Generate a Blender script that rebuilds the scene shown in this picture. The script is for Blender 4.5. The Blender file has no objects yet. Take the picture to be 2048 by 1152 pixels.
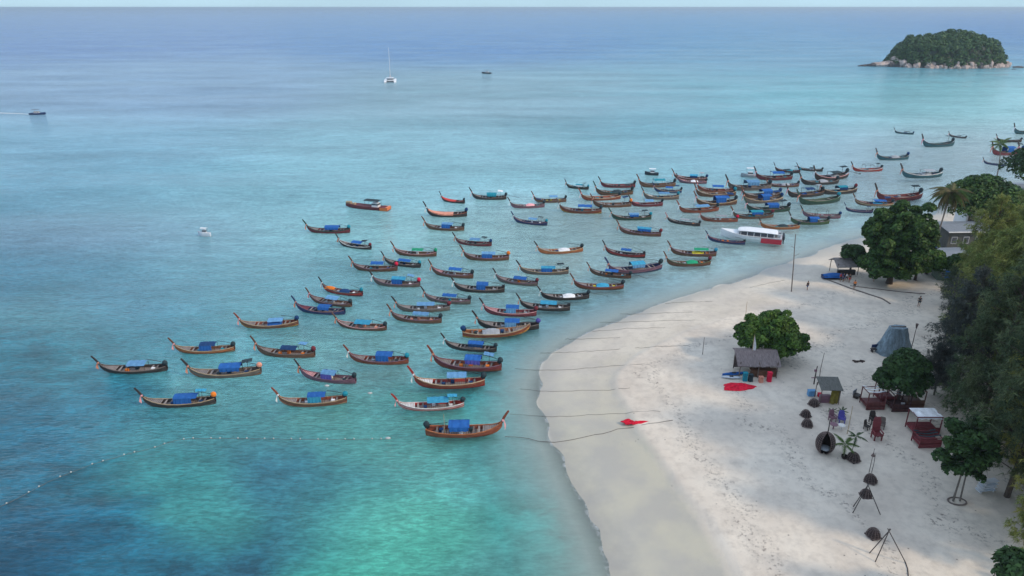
import bpy, math, random
import numpy as np
from mathutils import Vector, Matrix
random.seed(7); RNG = np.random.default_rng(7)
S = bpy.context.scene; COL = S.collection
R = math.radians

# ---------------- camera ----------------
CAM_H, F = 48.0, 1400.0
PITCH = math.atan(561.6/F)
cp, sp = math.cos(PITCH), math.sin(PITCH)
cam_d = bpy.data.cameras.new('camera'); cam = bpy.data.objects.new('camera', cam_d); COL.objects.link(cam)
cam_d.sensor_width = 36; cam_d.lens = 36*F/2048; cam_d.clip_start = .5; cam_d.clip_end = 80000
cam.location = (0, 0, CAM_H); cam.rotation_euler = (math.pi/2-PITCH, 0, 0)
S.camera = cam
S.view_settings.view_transform = 'Standard'; S.view_settings.look = 'None'
S.view_settings.exposure = 0.0; S.view_settings.gamma = 1; S.view_settings.use_curve_mapping = False
S.cycles.use_denoising = True
S.cycles.max_bounces = 5; S.cycles.diffuse_bounces = 3; S.cycles.glossy_bounces = 2; S.cycles.volume_bounces = 0; S.cycles.transparent_max_bounces = 8; S.cycles.caustics_reflective = False

# ---------------- sky and sun ----------------
SUN_EL, SUN_AZ = R(35), R(118)          # azimuth clockwise from +Y
W = bpy.data.worlds.new('World'); S.world = W; W.use_nodes = True
nt = W.node_tree; nt.nodes.clear()
def wn(t, **k):
    n = nt.nodes.new(t)
    for a, b in k.items(): setattr(n, a, b)
    return n
out = wn('ShaderNodeOutputWorld'); bg = wn('ShaderNodeBackground'); bg.inputs[1].default_value = 0.1
sky = wn('ShaderNodeTexSky', sky_type='NISHITA', sun_disc=False, sun_elevation=SUN_EL, sun_rotation=SUN_AZ,
         altitude=0, air_density=1.0, dust_density=1.5, ozone_density=1.5)
tc = wn('ShaderNodeTexCoord'); sx = wn('ShaderNodeSeparateXYZ'); nt.links.new(tc.outputs['Generated'], sx.inputs[0])
ramp = wn('ShaderNodeValToRGB'); nt.links.new(sx.outputs['Z'], ramp.inputs[0])
SKY_RAMP = [(0.0, (6.0, 8.7, 10.3)), (.02, (5.4, 8.0, 10.0)), (.05, (4.5, 6.9, 9.1)), (.12, (4.5, 6.8, 9.2)), (.4, (6.9, 8.8, 11.6)), (1.0, (8.2, 9.8, 12.2))]
el = ramp.color_ramp.elements
while len(el) < len(SKY_RAMP): el.new(.5)
for e, (p, c) in zip(el, SKY_RAMP): e.position = p; e.color = (c[0]/20, c[1]/20, c[2]/20, 1)
mul = wn('ShaderNodeVectorMath', operation='SCALE'); mul.inputs[3].default_value = 20
nt.links.new(ramp.outputs[0], mul.inputs[0])
cn = wn('ShaderNodeTexNoise'); cn.inputs['Scale'].default_value = 2.2; cn.inputs['Detail'].default_value = 5
mp = wn('ShaderNodeMapping'); mp.inputs['Scale'].default_value = (1, 1, 3.5)
nt.links.new(tc.outputs['Generated'], mp.inputs[0]); nt.links.new(mp.outputs[0], cn.inputs[0])
cr = wn('ShaderNodeMapRange'); cr.inputs[1].default_value = .3; cr.inputs[2].default_value = .7
cr.inputs[3].default_value = .88; cr.inputs[4].default_value = 1.12
nt.links.new(cn.outputs[0], cr.inputs[0])
mul2 = wn('ShaderNodeVectorMath', operation='SCALE'); nt.links.new(mul.outputs[0], mul2.inputs[0]); nt.links.new(cr.outputs[0], mul2.inputs[3])
mixs = wn('ShaderNodeMix', data_type='RGBA'); mixs.inputs[0].default_value = .85     # thin bright overcast over the clear sky
nt.links.new(sky.outputs[0], mixs.inputs[6]); nt.links.new(mul2.outputs[0], mixs.inputs[7])
nt.links.new(mixs.outputs[2], bg.inputs[0]); nt.links.new(bg.outputs[0], out.inputs[0])
sd = bpy.data.lights.new('sun', 'SUN'); sun = bpy.data.objects.new('sun', sd); COL.objects.link(sun)
sd.energy = 2.35; sd.angle = R(5); sd.color = (1, .82, .60)
sdir = Vector((math.sin(SUN_AZ)*math.cos(SUN_EL), math.cos(SUN_AZ)*math.cos(SUN_EL), math.sin(SUN_EL)))
sun.rotation_euler = sdir.to_track_quat('Z', 'Y').to_euler()

# ---------------- places: a photo pixel seen on the ground gives a real position ----------------
def P(X, Y, z=0.0):
    u, v = (X-1024)/F, (Y-576)/F
    Zc = (CAM_H-z)/(sp+v*cp)
    return Vector((u*Zc, Zc*(cp-v*sp), z))
def height_at(y, Yp):                    # height of the point above world-y seen at pixel row Yp
    return CAM_H-y*math.tan(PITCH+math.atan((Yp-576)/F))
def px(X, Y): return (CAM_H/(sp+(Y-576)/F*cp))/F      # metres per photo pixel there

SHORE = [(15, -4000), (15, -100), (13, 20)] + [tuple(P(a, b)[:2]) for a, b in [
    (1222, 1152), (1198, 1080), (1168, 1020), (1140, 960), (1108, 890), (1096, 850), (1078, 810), (1072, 770),
    (1092, 722), (1130, 690), (1190, 660), (1260, 630), (1340, 604), (1410, 582), (1490, 555), (1570, 527), (1650, 497), (1710, 478),
    (1780, 458), (1860, 430), (1940, 385), (2060, 362)]] + [(230, 232), (420, 262), (2500, 300), (6000, 500)]
SH = np.array(SHORE)
def shore_dist(x, y):                    # + inland (right of the line walked away from the camera), - at sea
    x = np.asarray(x, float); y = np.asarray(y, float)
    best = np.full(x.shape, 1e18); sign = np.ones(x.shape)
    for i in range(len(SH)-1):
        a, b = SH[i], SH[i+1]; d = b-a; L = d@d
        t = np.clip(((x-a[0])*d[0]+(y-a[1])*d[1])/L, 0, 1)
        qx, qy = x-(a[0]+t*d[0]), y-(a[1]+t*d[1]); q = qx*qx+qy*qy
        s = np.where(d[0]*(y-a[1])-d[1]*(x-a[0]) > 0, -1.0, 1.0)
        m = q < best-1e-9
        best = np.where(m, q, best); sign = np.where(m, s, sign)
    return sign*np.sqrt(best)
def vnoise(x, y, seed=0):
    r = np.random.default_rng(seed); T = r.random((64, 64))
    xi, yi = np.floor(x).astype(int), np.floor(y).astype(int); fx, fy = x-xi, y-yi
    fx = fx*fx*(3-2*fx); fy = fy*fy*(3-2*fy)
    g = lambda a, b: T[a % 64, b % 64]
    return (g(xi, yi)*(1-fx)+g(xi+1, yi)*fx)*(1-fy)+(g(xi, yi+1)*(1-fx)+g(xi+1, yi+1)*fx)*fy
def ground_z(x, y, d=None):
    x = np.asarray(x, float); y = np.asarray(y, float)
    if d is None: d = shore_dist(x, y)
    n = vnoise(x/9, y/9, 3)-.5; n2 = vnoise(x/2.6, y/2.6, 4)-.5
    z = np.where(d < 0, np.maximum(.075*d, -6), .055*np.minimum(d, 10.5))
    bd = 10.5+1.6*(vnoise(x/7, y/7, 9)-.5)
    near = np.clip((112-y)/25, 0, 1)
    z = z+np.clip((d-bd)/.45, 0, 1)*.26*near
    z = z+np.clip(d-10.5, 0, 45)*.022
    z = z+np.clip(d/8, 0, 1)*(n*.22+n2*.07)+np.exp(-(d/6)**2)*((vnoise(x/4.2, y/4.2, 12)-.5)*.09+(vnoise(x/1.5, y/1.5, 13)-.5)*.035)
    return z
def gz(x, y): return float(ground_z(np.array([x]), np.array([y]))[0])
def G(X, Y):                             # point on the ground (or the water) seen at a pixel
    z = 0.0
    for _ in range(6):
        p = P(X, Y, z); z = max(0.0, gz(p.x, p.y))
    return Vector((p.x, p.y, z))

# ---------------- node material helpers ----------------
class NT:
    def __init__(s, name):
        s.m = bpy.data.materials.new(name); s.m.use_nodes = True; s.t = s.m.node_tree; s.t.nodes.clear()
        s.out = s.n('ShaderNodeOutputMaterial')
    def n(s, t, ins=None, **k):
        nd = s.t.nodes.new(t)
        for a, b in k.items(): setattr(nd, a, b)
        for a, b in (ins or {}).items():
            if isinstance(b, bpy.types.NodeSocket): s.t.links.new(b, nd.inputs[a])
            else: nd.inputs[a].default_value = b
        return nd
    def l(s, a, b): s.t.links.new(a, b)
    def noise(s, vec, scale, detail=3, rough=.55, dist=0):
        return s.n('ShaderNodeTexNoise', {'Vector': vec, 'Scale': scale, 'Detail': detail, 'Roughness': rough, 'Distortion': dist}).outputs[0]
    def mapv(s, vec, scale=(1, 1, 1), rot=(0, 0, 0)):
        return s.n('ShaderNodeMapping', {'Vector': vec, 'Scale': scale, 'Rotation': rot}).outputs[0]
    def rng(s, v, a, b, c, d): return s.n('ShaderNodeMapRange', {0: v, 1: a, 2: b, 3: c, 4: d}).outputs[0]
    def math(s, op, a, b=0.0):
        return s.n('ShaderNodeMath', {0: a, 1: b}, operation=op).outputs[0]
    def mix(s, f, a, b, bt='MIX'): return s.n('ShaderNodeMix', {0: f, 6: a, 7: b}, data_type='RGBA', blend_type=bt).outputs[2]
def c4(c): return (c[0], c[1], c[2], 1)
def matte(name, col, var=.25, scale=3.0, rough=.75, bump=.15, spec=.3, island=0.0, obj=True, streak=(1, 1, 1)):
    t = NT(name); tc = t.n('ShaderNodeTexCoord')
    v = t.mapv(tc.outputs['Object'], streak)
    a = t.noise(v, scale, 5, .6); b = t.noise(v, scale*6, 3)
    f = t.rng(a, .3, .7, 1-var, 1+var); f2 = t.rng(b, .3, .7, 1-var*.6, 1+var*.6)
    f = t.math('MULTIPLY', f, f2)
    if obj: f = t.math('MULTIPLY', f, t.rng(t.n('ShaderNodeObjectInfo').outputs['Random'], 0, 1, .88, 1.12))
    if island: f = t.math('MULTIPLY', f, t.rng(t.n('ShaderNodeNewGeometry').outputs['Random Per Island'], 0, 1, 1-island, 1+island))
    c = t.n('ShaderNodeVectorMath', {0: col, 3: f}, operation='SCALE').outputs[0]
    bs = t.n('ShaderNodeBsdfPrincipled', {'Base Color': c, 'Roughness': rough, 'Specular IOR Level': spec})
    if bump:
        bp = t.n('ShaderNodeBump', {'Height': b, 'Strength': bump, 'Distance': .05}); t.l(bp.outputs[0], bs.inputs['Normal'])
    t.l(bs.outputs[0], t.out.inputs[0]); return t.m
def leafmat(name, col, col2, island=.45, trans=.25):
    t = NT(name); g = t.n('ShaderNodeNewGeometry'); tc = t.n('ShaderNodeTexCoord')
    a = t.noise(tc.outputs['Object'], .55, 3)
    c = t.mix(t.rng(a, .38, .62, 0, 1), c4(col), c4(col2))
    f = t.rng(g.outputs['Random Per Island'], 0, 1, 1-island, 1+island)
    c = t.n('ShaderNodeVectorMath', {0: c, 3: f}, operation='SCALE').outputs[0]
    d = t.n('ShaderNodeBsdfPrincipled', {'Base Color': c, 'Roughness': .6, 'Specular IOR Level': .25})
    tr = t.n('ShaderNodeBsdfTranslucent', {0: c})
    m = t.n('ShaderNodeMixShader', {0: trans, 1: d.outputs[0], 2: tr.outputs[0]})
    t.l(m.outputs[0], t.out.inputs[0]); return t.m

# ---------------- mesh helpers ----------------
def mesh_np(name, verts, faces, smooth=False):
    me = bpy.data.meshes.new(name); verts = np.asarray(verts, np.float32); faces = np.asarray(faces, np.int32)
    k = faces.shape[1]; n = len(faces)
    me.vertices.add(len(verts)); me.vertices.foreach_set('co', verts.ravel())
    me.loops.add(n*k); me.loops.foreach_set('vertex_index', faces.ravel())
    me.polygons.add(n); me.polygons.foreach_set('loop_start', np.arange(0, n*k, k, dtype=np.int32))
    if smooth: me.polygons.foreach_set('use_smooth', np.ones(n, bool))
    me.update(calc_edges=True); return me
class MB:
    def __init__(s): s.v = []; s.f = []
    def add(s, vs, fs):
        o = len(s.v); s.v += [tuple(v) for v in vs]; s.f += [tuple(i+o for i in f) for f in fs]; return s
    def box(s, c, d, M=None, taper=1.0):
        x, y, z = d[0]/2, d[1]/2, d[2]/2
        vs = [Vector((i*x*(taper if k > 0 else 1), j*y*(taper if k > 0 else 1), k*z)) for k in (-1, 1) for j in (-1, 1) for i in (-1, 1)]
        if M is not None: vs = [M @ v for v in vs]
        vs = [v+Vector(c) for v in vs]
        return s.add(vs, [(0, 2, 3, 1), (4, 5, 7, 6), (0, 1, 5, 4), (2, 6, 7, 3), (1, 3, 7, 5), (0, 4, 6, 2)])
    def tube(s, pts, r, n=6, cap=True):
        pts = [Vector(p) for p in pts]; rs = r if isinstance(r, (list, tuple)) else [r]*len(pts); o = len(s.v)
        for i, p in enumerate(pts):
            d = (pts[min(i+1, len(pts)-1)]-pts[max(i-1, 0)]); d.normalize()
            a = d.orthogonal().normalized() if abs(d.z) > .9 else d.cross(Vector((0, 0, 1))).normalized(); b = d.cross(a)
            for k in range(n):
                t = 2*math.pi*k/n; s.v.append(tuple(p+(a*math.cos(t)+b*math.sin(t))*rs[i]))
        for i in range(len(pts)-1):
            for k in range(n):
                k2 = (k+1) % n; s.f.append((o+i*n+k, o+i*n+k2, o+(i+1)*n+k2, o+(i+1)*n+k))
        if cap: s.f.append(tuple(o+k for k in reversed(range(n)))); s.f.append(tuple(o+(len(pts)-1)*n+k for k in range(n)))
        return s
    def loft(s, secs, closed=False, caps=False):
        o = len(s.v); n = len(secs[0])
        for c in secs: s.v += [tuple(p) for p in c]
        for i in range(len(secs)-1):
            for k in range(n if closed else n-1):
                k2 = (k+1) % n; s.f.append((o+i*n+k, o+i*n+k2, o+(i+1)*n+k2, o+(i+1)*n+k))
        if caps: s.f.append(tuple(o+k for k in reversed(range(n)))); s.f.append(tuple(o+(len(secs)-1)*n+k for k in range(n)))
        return s
    def ball(s, c, r, nu=10, nv=6, jit=0, rnd=random):
        rr = r if isinstance(r, (tuple, list)) else (r, r, r); secs = []
        for j in range(nv+1):
            t = math.pi*j/nv; row = []
            for k in range(nu):
                p = 2*math.pi*k/nu; q = 1+(rnd.random()-.5)*jit
                row.append((c[0]+rr[0]*math.sin(t)*math.cos(p)*q, c[1]+rr[1]*math.sin(t)*math.sin(p)*q, c[2]-rr[2]*math.cos(t)*q))
            secs.append(row)
        return s.loft(secs, closed=True)
    def mesh(s, name, smooth=False):
        me = bpy.data.meshes.new(name); me.from_pydata(s.v, [], s.f)
        if smooth: me.polygons.foreach_set('use_smooth', np.ones(len(me.polygons), bool))
        me.update(); return me
def link(name, me, mat=None, parent=None, loc=None, rz=None, label=None, kind=None):
    o = bpy.data.objects.new(name, me); COL.objects.link(o)
    if mat is not None:
        if len(me.materials) == 0: me.materials.append(mat)
        o.material_slots[0].link = 'OBJECT'; o.material_slots[0].material = mat
    if parent is not None: o.parent = parent
    if loc is not None: o.location = loc
    if rz is not None: o.rotation_euler = (0, 0, rz)
    if label: o['label'] = label
    if kind: o['kind'] = kind
    return o
def tag(o, label, cat, group=None):
    o['label'] = label; o['category'] = cat
    if group: o['group'] = group
    return o
def thing(name, label, cat, loc=(0, 0, 0), rz=0, group=None, s=1.0):
    o = bpy.data.objects.new(name, None); COL.objects.link(o); o.empty_display_size = .3
    o.location = loc; o.rotation_euler = (0, 0, rz); o.scale = (s, s, s); return tag(o, label, cat, group)
def struct(name, me, mat, **k): return link(name, me, mat, kind='structure', **k)

# ---------------- materials ----------------
WOOD = {k: matte('wood_'+k, c, .3, 2.0, .6, .1, .4, streak=(.5, 2, 3)) for k, c in dict(
    brown=(.145, .070, .043), redbrown=(.23, .062, .036), dark=(.045, .036, .034), grey=(.17, .15, .145), orange=(.36, .12, .045),
    red=(.36, .045, .033), maroon=(.17, .033, .04), navy=(.03, .045, .12), mauve=(.20, .10, .13), green=(.07, .12, .055),
    dgreen=(.03, .07, .05), teal=(.03, .10, .12), tan=(.40, .29, .18), white=(.62, .60, .58), black=(.02, .02, .022),
    pink=(.50, .25, .25), yellow=(.55, .35, .08), deck=(.25, .21, .19), weather=(.14, .11, .095)).items()}
CLOTH = {k: matte('cloth_'+k, c, .18, 1.6, .8, .3, .15) for k, c in dict(
    blue=(.022, .115, .37), lblue=(.12, .28, .48), cyan=(.045, .29, .46), navy=(.015, .05, .14), teal=(.02, .24, .32),
    white=(.75, .76, .78), grey=(.30, .32, .35), green=(.02, .28, .15), red=(.62, .07, .06), orange=(.75, .20, .03), dark=(.03, .05, .06),
    purple=(.10, .09, .35), salmon=(.65, .28, .20), crimson=(.60, .02, .06), maroon=(.16, .03, .04), brown=(.2, .09, .05), pink=(.80, .38, .40), yellow=(.6, .5, .05)).items()}

WAVE_H = 1.0
SEA_TXT = '''
100 60 0.161 0.300 0.603
1000 60 0.092 0.281 0.610
1500 45 0.000 0.272 0.587
1900 35 0.000 0.160 0.533
1650 100 0.182 0.427 0.592
300 180 0.321 0.495 0.676
1000 200 0.323 0.533 0.602
1400 190 0.282 0.572 0.659
1700 200 0.176 0.625 0.688
200 290 0.286 0.574 0.725
800 290 0.340 0.639 0.725
1400 280 0.148 0.454 0.534
1900 220 0.505 0.850 0.850
200 370 0.209 0.495 0.635
200 480 0.238 0.424 0.584
350 440 0.202 0.357 0.424
500 400 0.337 0.753 0.850
800 360 0.329 0.758 0.845
1100 330 0.371 0.749 0.817
1600 280 0.348 0.692 0.845
1800 290 0.758 0.850 0.850
100 600 0.083 0.303 0.340
250 560 0.118 0.343 0.524
350 700 0.089 0.452 0.523
200 680 0.068 0.305 0.370
450 560 0.197 0.529 0.574
550 520 0.326 0.710 0.793
750 460 0.276 0.686 0.683
1000 470 0.478 0.850 0.850
1000 350 0.341 0.620 0.676
1300 480 0.629 0.850 0.850
1500 510 0.660 0.850 0.850
1400 540 0.629 0.850 0.850
1300 570 0.302 0.493 0.558
1165 612 0.236 0.493 0.525
1200 630 0.326 0.512 0.558
20 720 0.013 0.208 0.281
80 850 0.000 0.179 0.286
20 800 0.000 0.157 0.243
300 840 0.115 0.497 0.542
480 850 0.109 0.421 0.441
640 840 0.199 0.615 0.578
750 850 0.181 0.637 0.584
100 960 0.017 0.207 0.315
40 1080 0.000 0.123 0.224
180 1050 0.000 0.223 0.372
250 960 0.003 0.211 0.284
340 960 0.096 0.559 0.533
440 990 0.114 0.515 0.487
460 1030 0.087 0.487 0.400
400 1070 0.050 0.363 0.409
300 1120 0.016 0.249 0.372
450 1130 0.030 0.179 0.292
520 960 0.060 0.336 0.469
560 1010 0.000 0.080 0.198
590 1060 0.009 0.112 0.298
560 1110 0.012 0.155 0.281
650 930 0.050 0.288 0.424
700 950 0.125 0.510 0.512
740 900 0.189 0.682 0.582
650 1010 0.162 0.687 0.618
660 1060 0.168 0.779 0.604
640 1130 0.105 0.650 0.464
760 1000 0.214 0.824 0.632
850 950 0.257 0.850 0.770
850 1100 0.155 0.729 0.549
980 920 0.162 0.493 0.456
1000 1050 0.147 0.512 0.450
1080 950 0.102 0.512 0.493
1120 1050 0.000 0.512 0.450
1150 1130 0.000 0.512 0.433
1010 800 0.000 0.450 0.456
1040 715 0.127 0.462 0.512
900 680 0.412 0.850 0.850
700 680 0.321 0.724 0.720
500 730 0.266 0.765 0.844
420 760 0.255 0.723 0.737
150 760 0.047 0.329 0.399
500 600 0.162 0.438 0.466
1000 550 0.536 0.850 0.850
60 400 0.119 0.368 0.497
700 400 0.323 0.657 0.734
620 560 0.181 0.540 0.600
300 640 0.087 0.330 0.427
820 680 0.322 0.727 0.740
30 540 0.030 0.289 0.418
200 800 0.000 0.244 0.403
1150 440 0.649 0.850 0.850
1060 1125 0.186 0.499 0.450
1000 1130 0.140 0.499 0.439
960 835 0.205 0.626 0.551
1010 765 0.098 0.450 0.481
1040 870 0.100 0.474 0.487
930 1060 0.161 0.677 0.509
'''
# ---------------- ground and sea ----------------
def axis(lo, hi, step, end_lo, end_hi, g=1.16):
    a = list(np.arange(lo, hi+1e-6, step)); s = step; x = hi
    while x < end_hi: s *= g; x += s; a.append(x)
    s = step; x = lo; pre = []
    while x > end_lo: s *= g; x -= s; pre.append(x)
    return np.array(pre[::-1]+a)
def grid(xs, ys):
    XX, YY = np.meshgrid(xs, ys); nx, ny = len(xs), len(ys)
    i = np.arange(ny-1)[:, None]*nx+np.arange(nx-1)[None, :]
    f = np.stack([i, i+1, i+1+nx, i+nx], -1).reshape(-1, 4)
    return XX.ravel(), YY.ravel(), f
# the colour of the sea floor and water body at surveyed spots (photo pixel, colour), spread smoothly over the map
SEA = [l.split() for l in SEA_TXT.strip().splitlines()]
cxy = np.array([[float(a[0]), float(a[1])] for a in SEA]); ccol = np.array([[float(q) for q in a[2:5]] for a in SEA])
def survey(wx, wy):
    yy = np.maximum(wy, 30.0); nwx = (vnoise(wx/7, wy/7, 31)-.5)*4+(vnoise(wx/2.5, wy/2.5, 32)-.5)*2; nwy = (vnoise(wx/7, wy/7, 33)-.5)*4+(vnoise(wx/2.5, wy/2.5, 34)-.5)*2
    X2, Y2 = wx+nwx, np.maximum(yy+nwy, 30)
    Zc = Y2*cp+CAM_H*sp; U = 1024+F*X2/Zc; V = 576+F*(CAM_H*cp-Y2*sp)/Zc
    U = np.clip(U, -100, 2150); V = np.clip(V, 0, 1250); num = np.zeros((len(U), 3)); den = np.zeros(len(U))
    for (a, b), c_ in zip(cxy, ccol):
        sxx = 66 if b > 560 else 200; syy = 32 if b > 560 else 33
        w = np.exp(-.5*(((U-a)/sxx)**2+((V-b)/syy)**2))+1e-9/(1+((U-a)**2+9*(V-b)**2)); num += w[:, None]*c_; den += w
    return num/den[:, None]
def add_body(me, x, y):
    wc = survey(x, y); at = me.color_attributes.new('body', 'FLOAT_COLOR', 'POINT')
    at.data.foreach_set('color', np.concatenate([wc, np.ones((len(wc), 1))], 1).astype(np.float32).ravel())
# sand
gx, gy, gf = grid(axis(-72, 92, .5, -30000, 30000, 1.10), axis(44, 172, .46, -3000, 27000, 1.07))
gd = shore_dist(gx, gy); gzv = ground_z(gx, gy, gd)
fr = np.clip((130-gy)/40, 0, 1)*np.clip((gd-9)/3, 0, 1)          # trampled dry sand close by
gzv = gzv+fr*(vnoise(gx/.9, gy/.9, 21)-.5)*.07
me = mesh_np('beach_sand', np.stack([gx, gy, gzv], 1), gf, True)
at = me.attributes.new('inland', 'FLOAT', 'POINT'); at.data.foreach_set('value', gd.astype(np.float32))
add_body(me, gx, gy)
t = NT('sand'); geo = t.n('ShaderNodeNewGeometry'); pos = geo.outputs['Position']
dv = t.n('ShaderNodeAttribute', attribute_name='inland').outputs['Fac']
n1 = t.noise(pos, .12, 5); n2 = t.noise(pos, .9, 6, .65); n3 = t.noise(pos, 7, 3)
dn = t.math('ADD', dv, t.rng(n1, .2, .8, -3.0, 3.0)); 
wet = t.math('MAXIMUM', t.rng(dn, 0.0, 5.0, .8, 0), t.math('MULTIPLY', t.rng(t.math('ADD', dv, t.rng(n2, .3, .7, -.35, .35)), 9.8, 11.2, 1, 0), t.rng(t.n('ShaderNodeSeparateXYZ', {0: pos}).outputs[1], 72, 100, 1, .25)))
dry = t.mix(t.rng(n1, .38, .62, 0, 1), (.58, .505, .425, 1), (.71, .63, .53, 1))
dry = t.mix(t.rng(n2, .45, .72, 0, .55), dry, (.40, .35, .30, 1))
wetc = t.mix(t.rng(t.noise(pos, .22, 4), .38, .62, 0, 1), (.49, .455, .365, 1), (.42, .395, .345, 1))
c = t.mix(wet, dry, wetc)
c = t.mix(t.math('MULTIPLY', t.rng(t.math('ADD', dv, t.rng(n2, .3, .7, -.8, .8)), .3, 3.4, .42, 0), t.rng(dv, -1.2, .2, 0, 1)), c, (.27, .255, .23, 1))
# soil and leaf litter under the trees
soil = t.rng(t.math('ADD', dv, t.rng(n1, .3, .7, -9, 9)), 44, 60, 0, .75)
c = t.mix(soil, c, (.17, .13, .095, 1))
# dry weed scraps in drifted lines that follow the shore
ln = t.math('SINE', t.math('ADD', t.math('MULTIPLY', dv, .62), t.rng(t.noise(pos, .10, 4), 0, 1, 0, 9)))
sc = t.math('MULTIPLY', t.rng(ln, .55, 1.0, 0, 1), t.rng(t.noise(pos, 2.1, 5, .75), .53, .63, 0, 1))
sc = t.math('MULTIPLY', sc, t.rng(dv, 9, 13, 0, .75))
c = t.mix(sc, c, (.13, .11, .10, 1))
vo = t.n('ShaderNodeTexVoronoi', {'Vector': pos, 'Scale': .9}); dots = t.math('MULTIPLY', t.rng(vo.outputs['Distance'], .05, .09, 1, 0), t.rng(t.noise(pos, .25, 2), .48, .54, 0, .75))
dots = t.math('MULTIPLY', dots, t.rng(dv, 6, 10, 0, 1))
c = t.mix(dots, c, (.10, .085, .08, 1))
fl = t.n('ShaderNodeVectorMath', {0: t.n('ShaderNodeAttribute', attribute_name='body').outputs['Color'], 3: t.rng(t.noise(pos, .5, 5, .65), .35, .65, 1.05, 1.45)}, operation='SCALE').outputs[0]
fs = t.n('ShaderNodeSeparateColor', {0: fl}); fk = t.rng(fs.outputs[0], .02, .16, 1, .12)
fr_ = t.math('ADD', 1.0, t.math('MULTIPLY', fk, t.rng(t.noise(t.mapv(pos, (.20, .34, 1), (0, 0, .2)), 1.0, 6, .62, .6), .42, .58, -.5, .45)))
fl = t.n('ShaderNodeVectorMath', {0: fl, 3: fr_}, operation='SCALE').outputs[0]
c = t.mix(t.rng(dv, -1.6, 0.0, 1, 0), c, (.66, .64, .55, 1))
c = t.mix(t.rng(dv, -9, -1.5, 1, 0), c, fl)
bs = t.n('ShaderNodeBsdfPrincipled', {'Base Color': c, 'Roughness': t.rng(dn, 0, 7, .32, .95), 'Specular IOR Level': .35})
h = t.math('ADD', t.math('MULTIPLY', n2, 1.0), t.math('MULTIPLY', n3, .35))
bp = t.n('ShaderNodeBump', {'Height': h, 'Strength': t.rng(dn, 2, 10, .08, .55), 'Distance': .09}); t.l(bp.outputs[0], bs.inputs['Normal'])
t.l(bs.outputs[0], t.out.inputs[0])
struct('beach_sand', me, t.m)

# sea
wx, wy, wf = grid(axis(-75, 75, .6, -30000, 30000, 1.06), axis(44, 170, .6, -3000, 27000, 1.045))
wd = shore_dist(wx, wy)
me = mesh_np('sea_water', np.stack([wx, wy, np.zeros(len(wx))], 1), wf, True)
at = me.attributes.new('depth', 'FLOAT', 'POINT'); at.data.foreach_set('value', np.clip(-ground_z(wx, wy, wd), 0, 20).astype(np.float32))
add_body(me, wx, wy)
t = NT('sea'); geo = t.n('ShaderNodeNewGeometry'); pos = geo.outputs['Position']
body = t.n('ShaderNodeAttribute', attribute_name='body').outputs['Color']
dep = t.n('ShaderNodeAttribute', attribute_name='depth').outputs['Fac']
reef = t.noise(t.mapv(pos, (.16, .30, 1), (0, 0, .2)), 1.0, 6, .62, .6)
reef2 = t.noise(t.mapv(pos, (.012, .035, 1), (0, 0, .08)), 1.0, 7, .62, .4)
ry = t.n('ShaderNodeSeparateXYZ', {0: pos})
far = t.rng(ry.outputs[1], 120, 260, 0, 1)
bsep = t.n('ShaderNodeSeparateColor', {0: body}); dk = t.rng(bsep.outputs[0], .015, .10, 1, .2)
rf = t.math('ADD', 1.0, t.math('MULTIPLY', dk, t.rng(reef, .40, .60, -.34, .30)))
f = t.math('MULTIPLY', rf, t.rng(reef2, .32, .68, .74, 1.16))
body = t.n('ShaderNodeVectorMath', {0: body, 3: f}, operation='SCALE').outputs[0]
# waves: wind ripples over a longer chop, crests roughly along x
w1 = t.noise(t.mapv(pos, (.85, 2.6, 1), (0, 0, .16)), 1.0, 5, .66, .6)
w2 = t.noise(t.mapv(pos, (.14, .5, 1), (0, 0, -.1)), 1.0, 3, .5, .3)
w3 = t.noise(t.mapv(pos, (2.4, 5.5, 1), (0, 0, -.22)), 1.0, 3, .6)
w4 = t.noise(t.mapv(pos, (.03, .10, 1), (0, 0, .1)), 1.0, 4, .6)
hh = t.math('ADD', t.math('MULTIPLY', w1, .55), t.math('MULTIPLY', w2, .5)); hh = t.math('ADD', hh, t.math('MULTIPLY', w3, .11)); hh = t.math('ADD', hh, t.math('MULTIPLY', w4, 1.0))
body = t.n('ShaderNodeVectorMath', {0: body, 3: t.math('MULTIPLY', t.rng(w1, .38, .62, .72, 1.22), t.rng(w2, .35, .65, .90, 1.10))}, operation='SCALE').outputs[0]  # light and dark of the ripples painted into the body colour
slick = t.noise(t.mapv(pos, (.0045, .022, 1), (0, 0, .07)), 1.0, 6, .62, .3)
wind = t.rng(slick, .40, .60, .35, 1.0)
calm = t.rng(dep, 0, 1.2, .12, 1.0)           # sheltered water by the beach is calmer
lee = t.rng(t.noise(t.mapv(pos, (.02, .03, 1)), 1.0, 2), .35, .65, .6, 1)
stg = t.math('MULTIPLY', t.math('MULTIPLY', wind, calm), lee)
bp = t.n('ShaderNodeBump', {'Height': hh, 'Strength': stg, 'Distance': WAVE_H})
fres = t.n('ShaderNodeFresnel', {'IOR': 1.36, 'Normal': bp.outputs[0]}).outputs[0]
fr = t.math('MULTIPLY', t.math('MINIMUM', fres, .8), t.rng(ry.outputs[1], 110, 260, .92, .70))
gl = t.n('ShaderNodeBsdfGlossy', {'Color': (1, 1, 1, 1), 'Roughness': t.rng(slick, .35, .65, .07, .20), 'Normal': bp.outputs[0]})
foam = t.math('MULTIPLY', t.math('MULTIPLY', t.rng(dep, .0, .035, 1, 0), t.rng(dep, 0.0, .004, 0, 1)), t.rng(t.noise(pos, .8, 4, .7), .48, .60, 0, .55))
dif = t.n('ShaderNodeBsdfDiffuse', {'Color': body, 'Normal': bp.outputs[0]})
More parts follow.
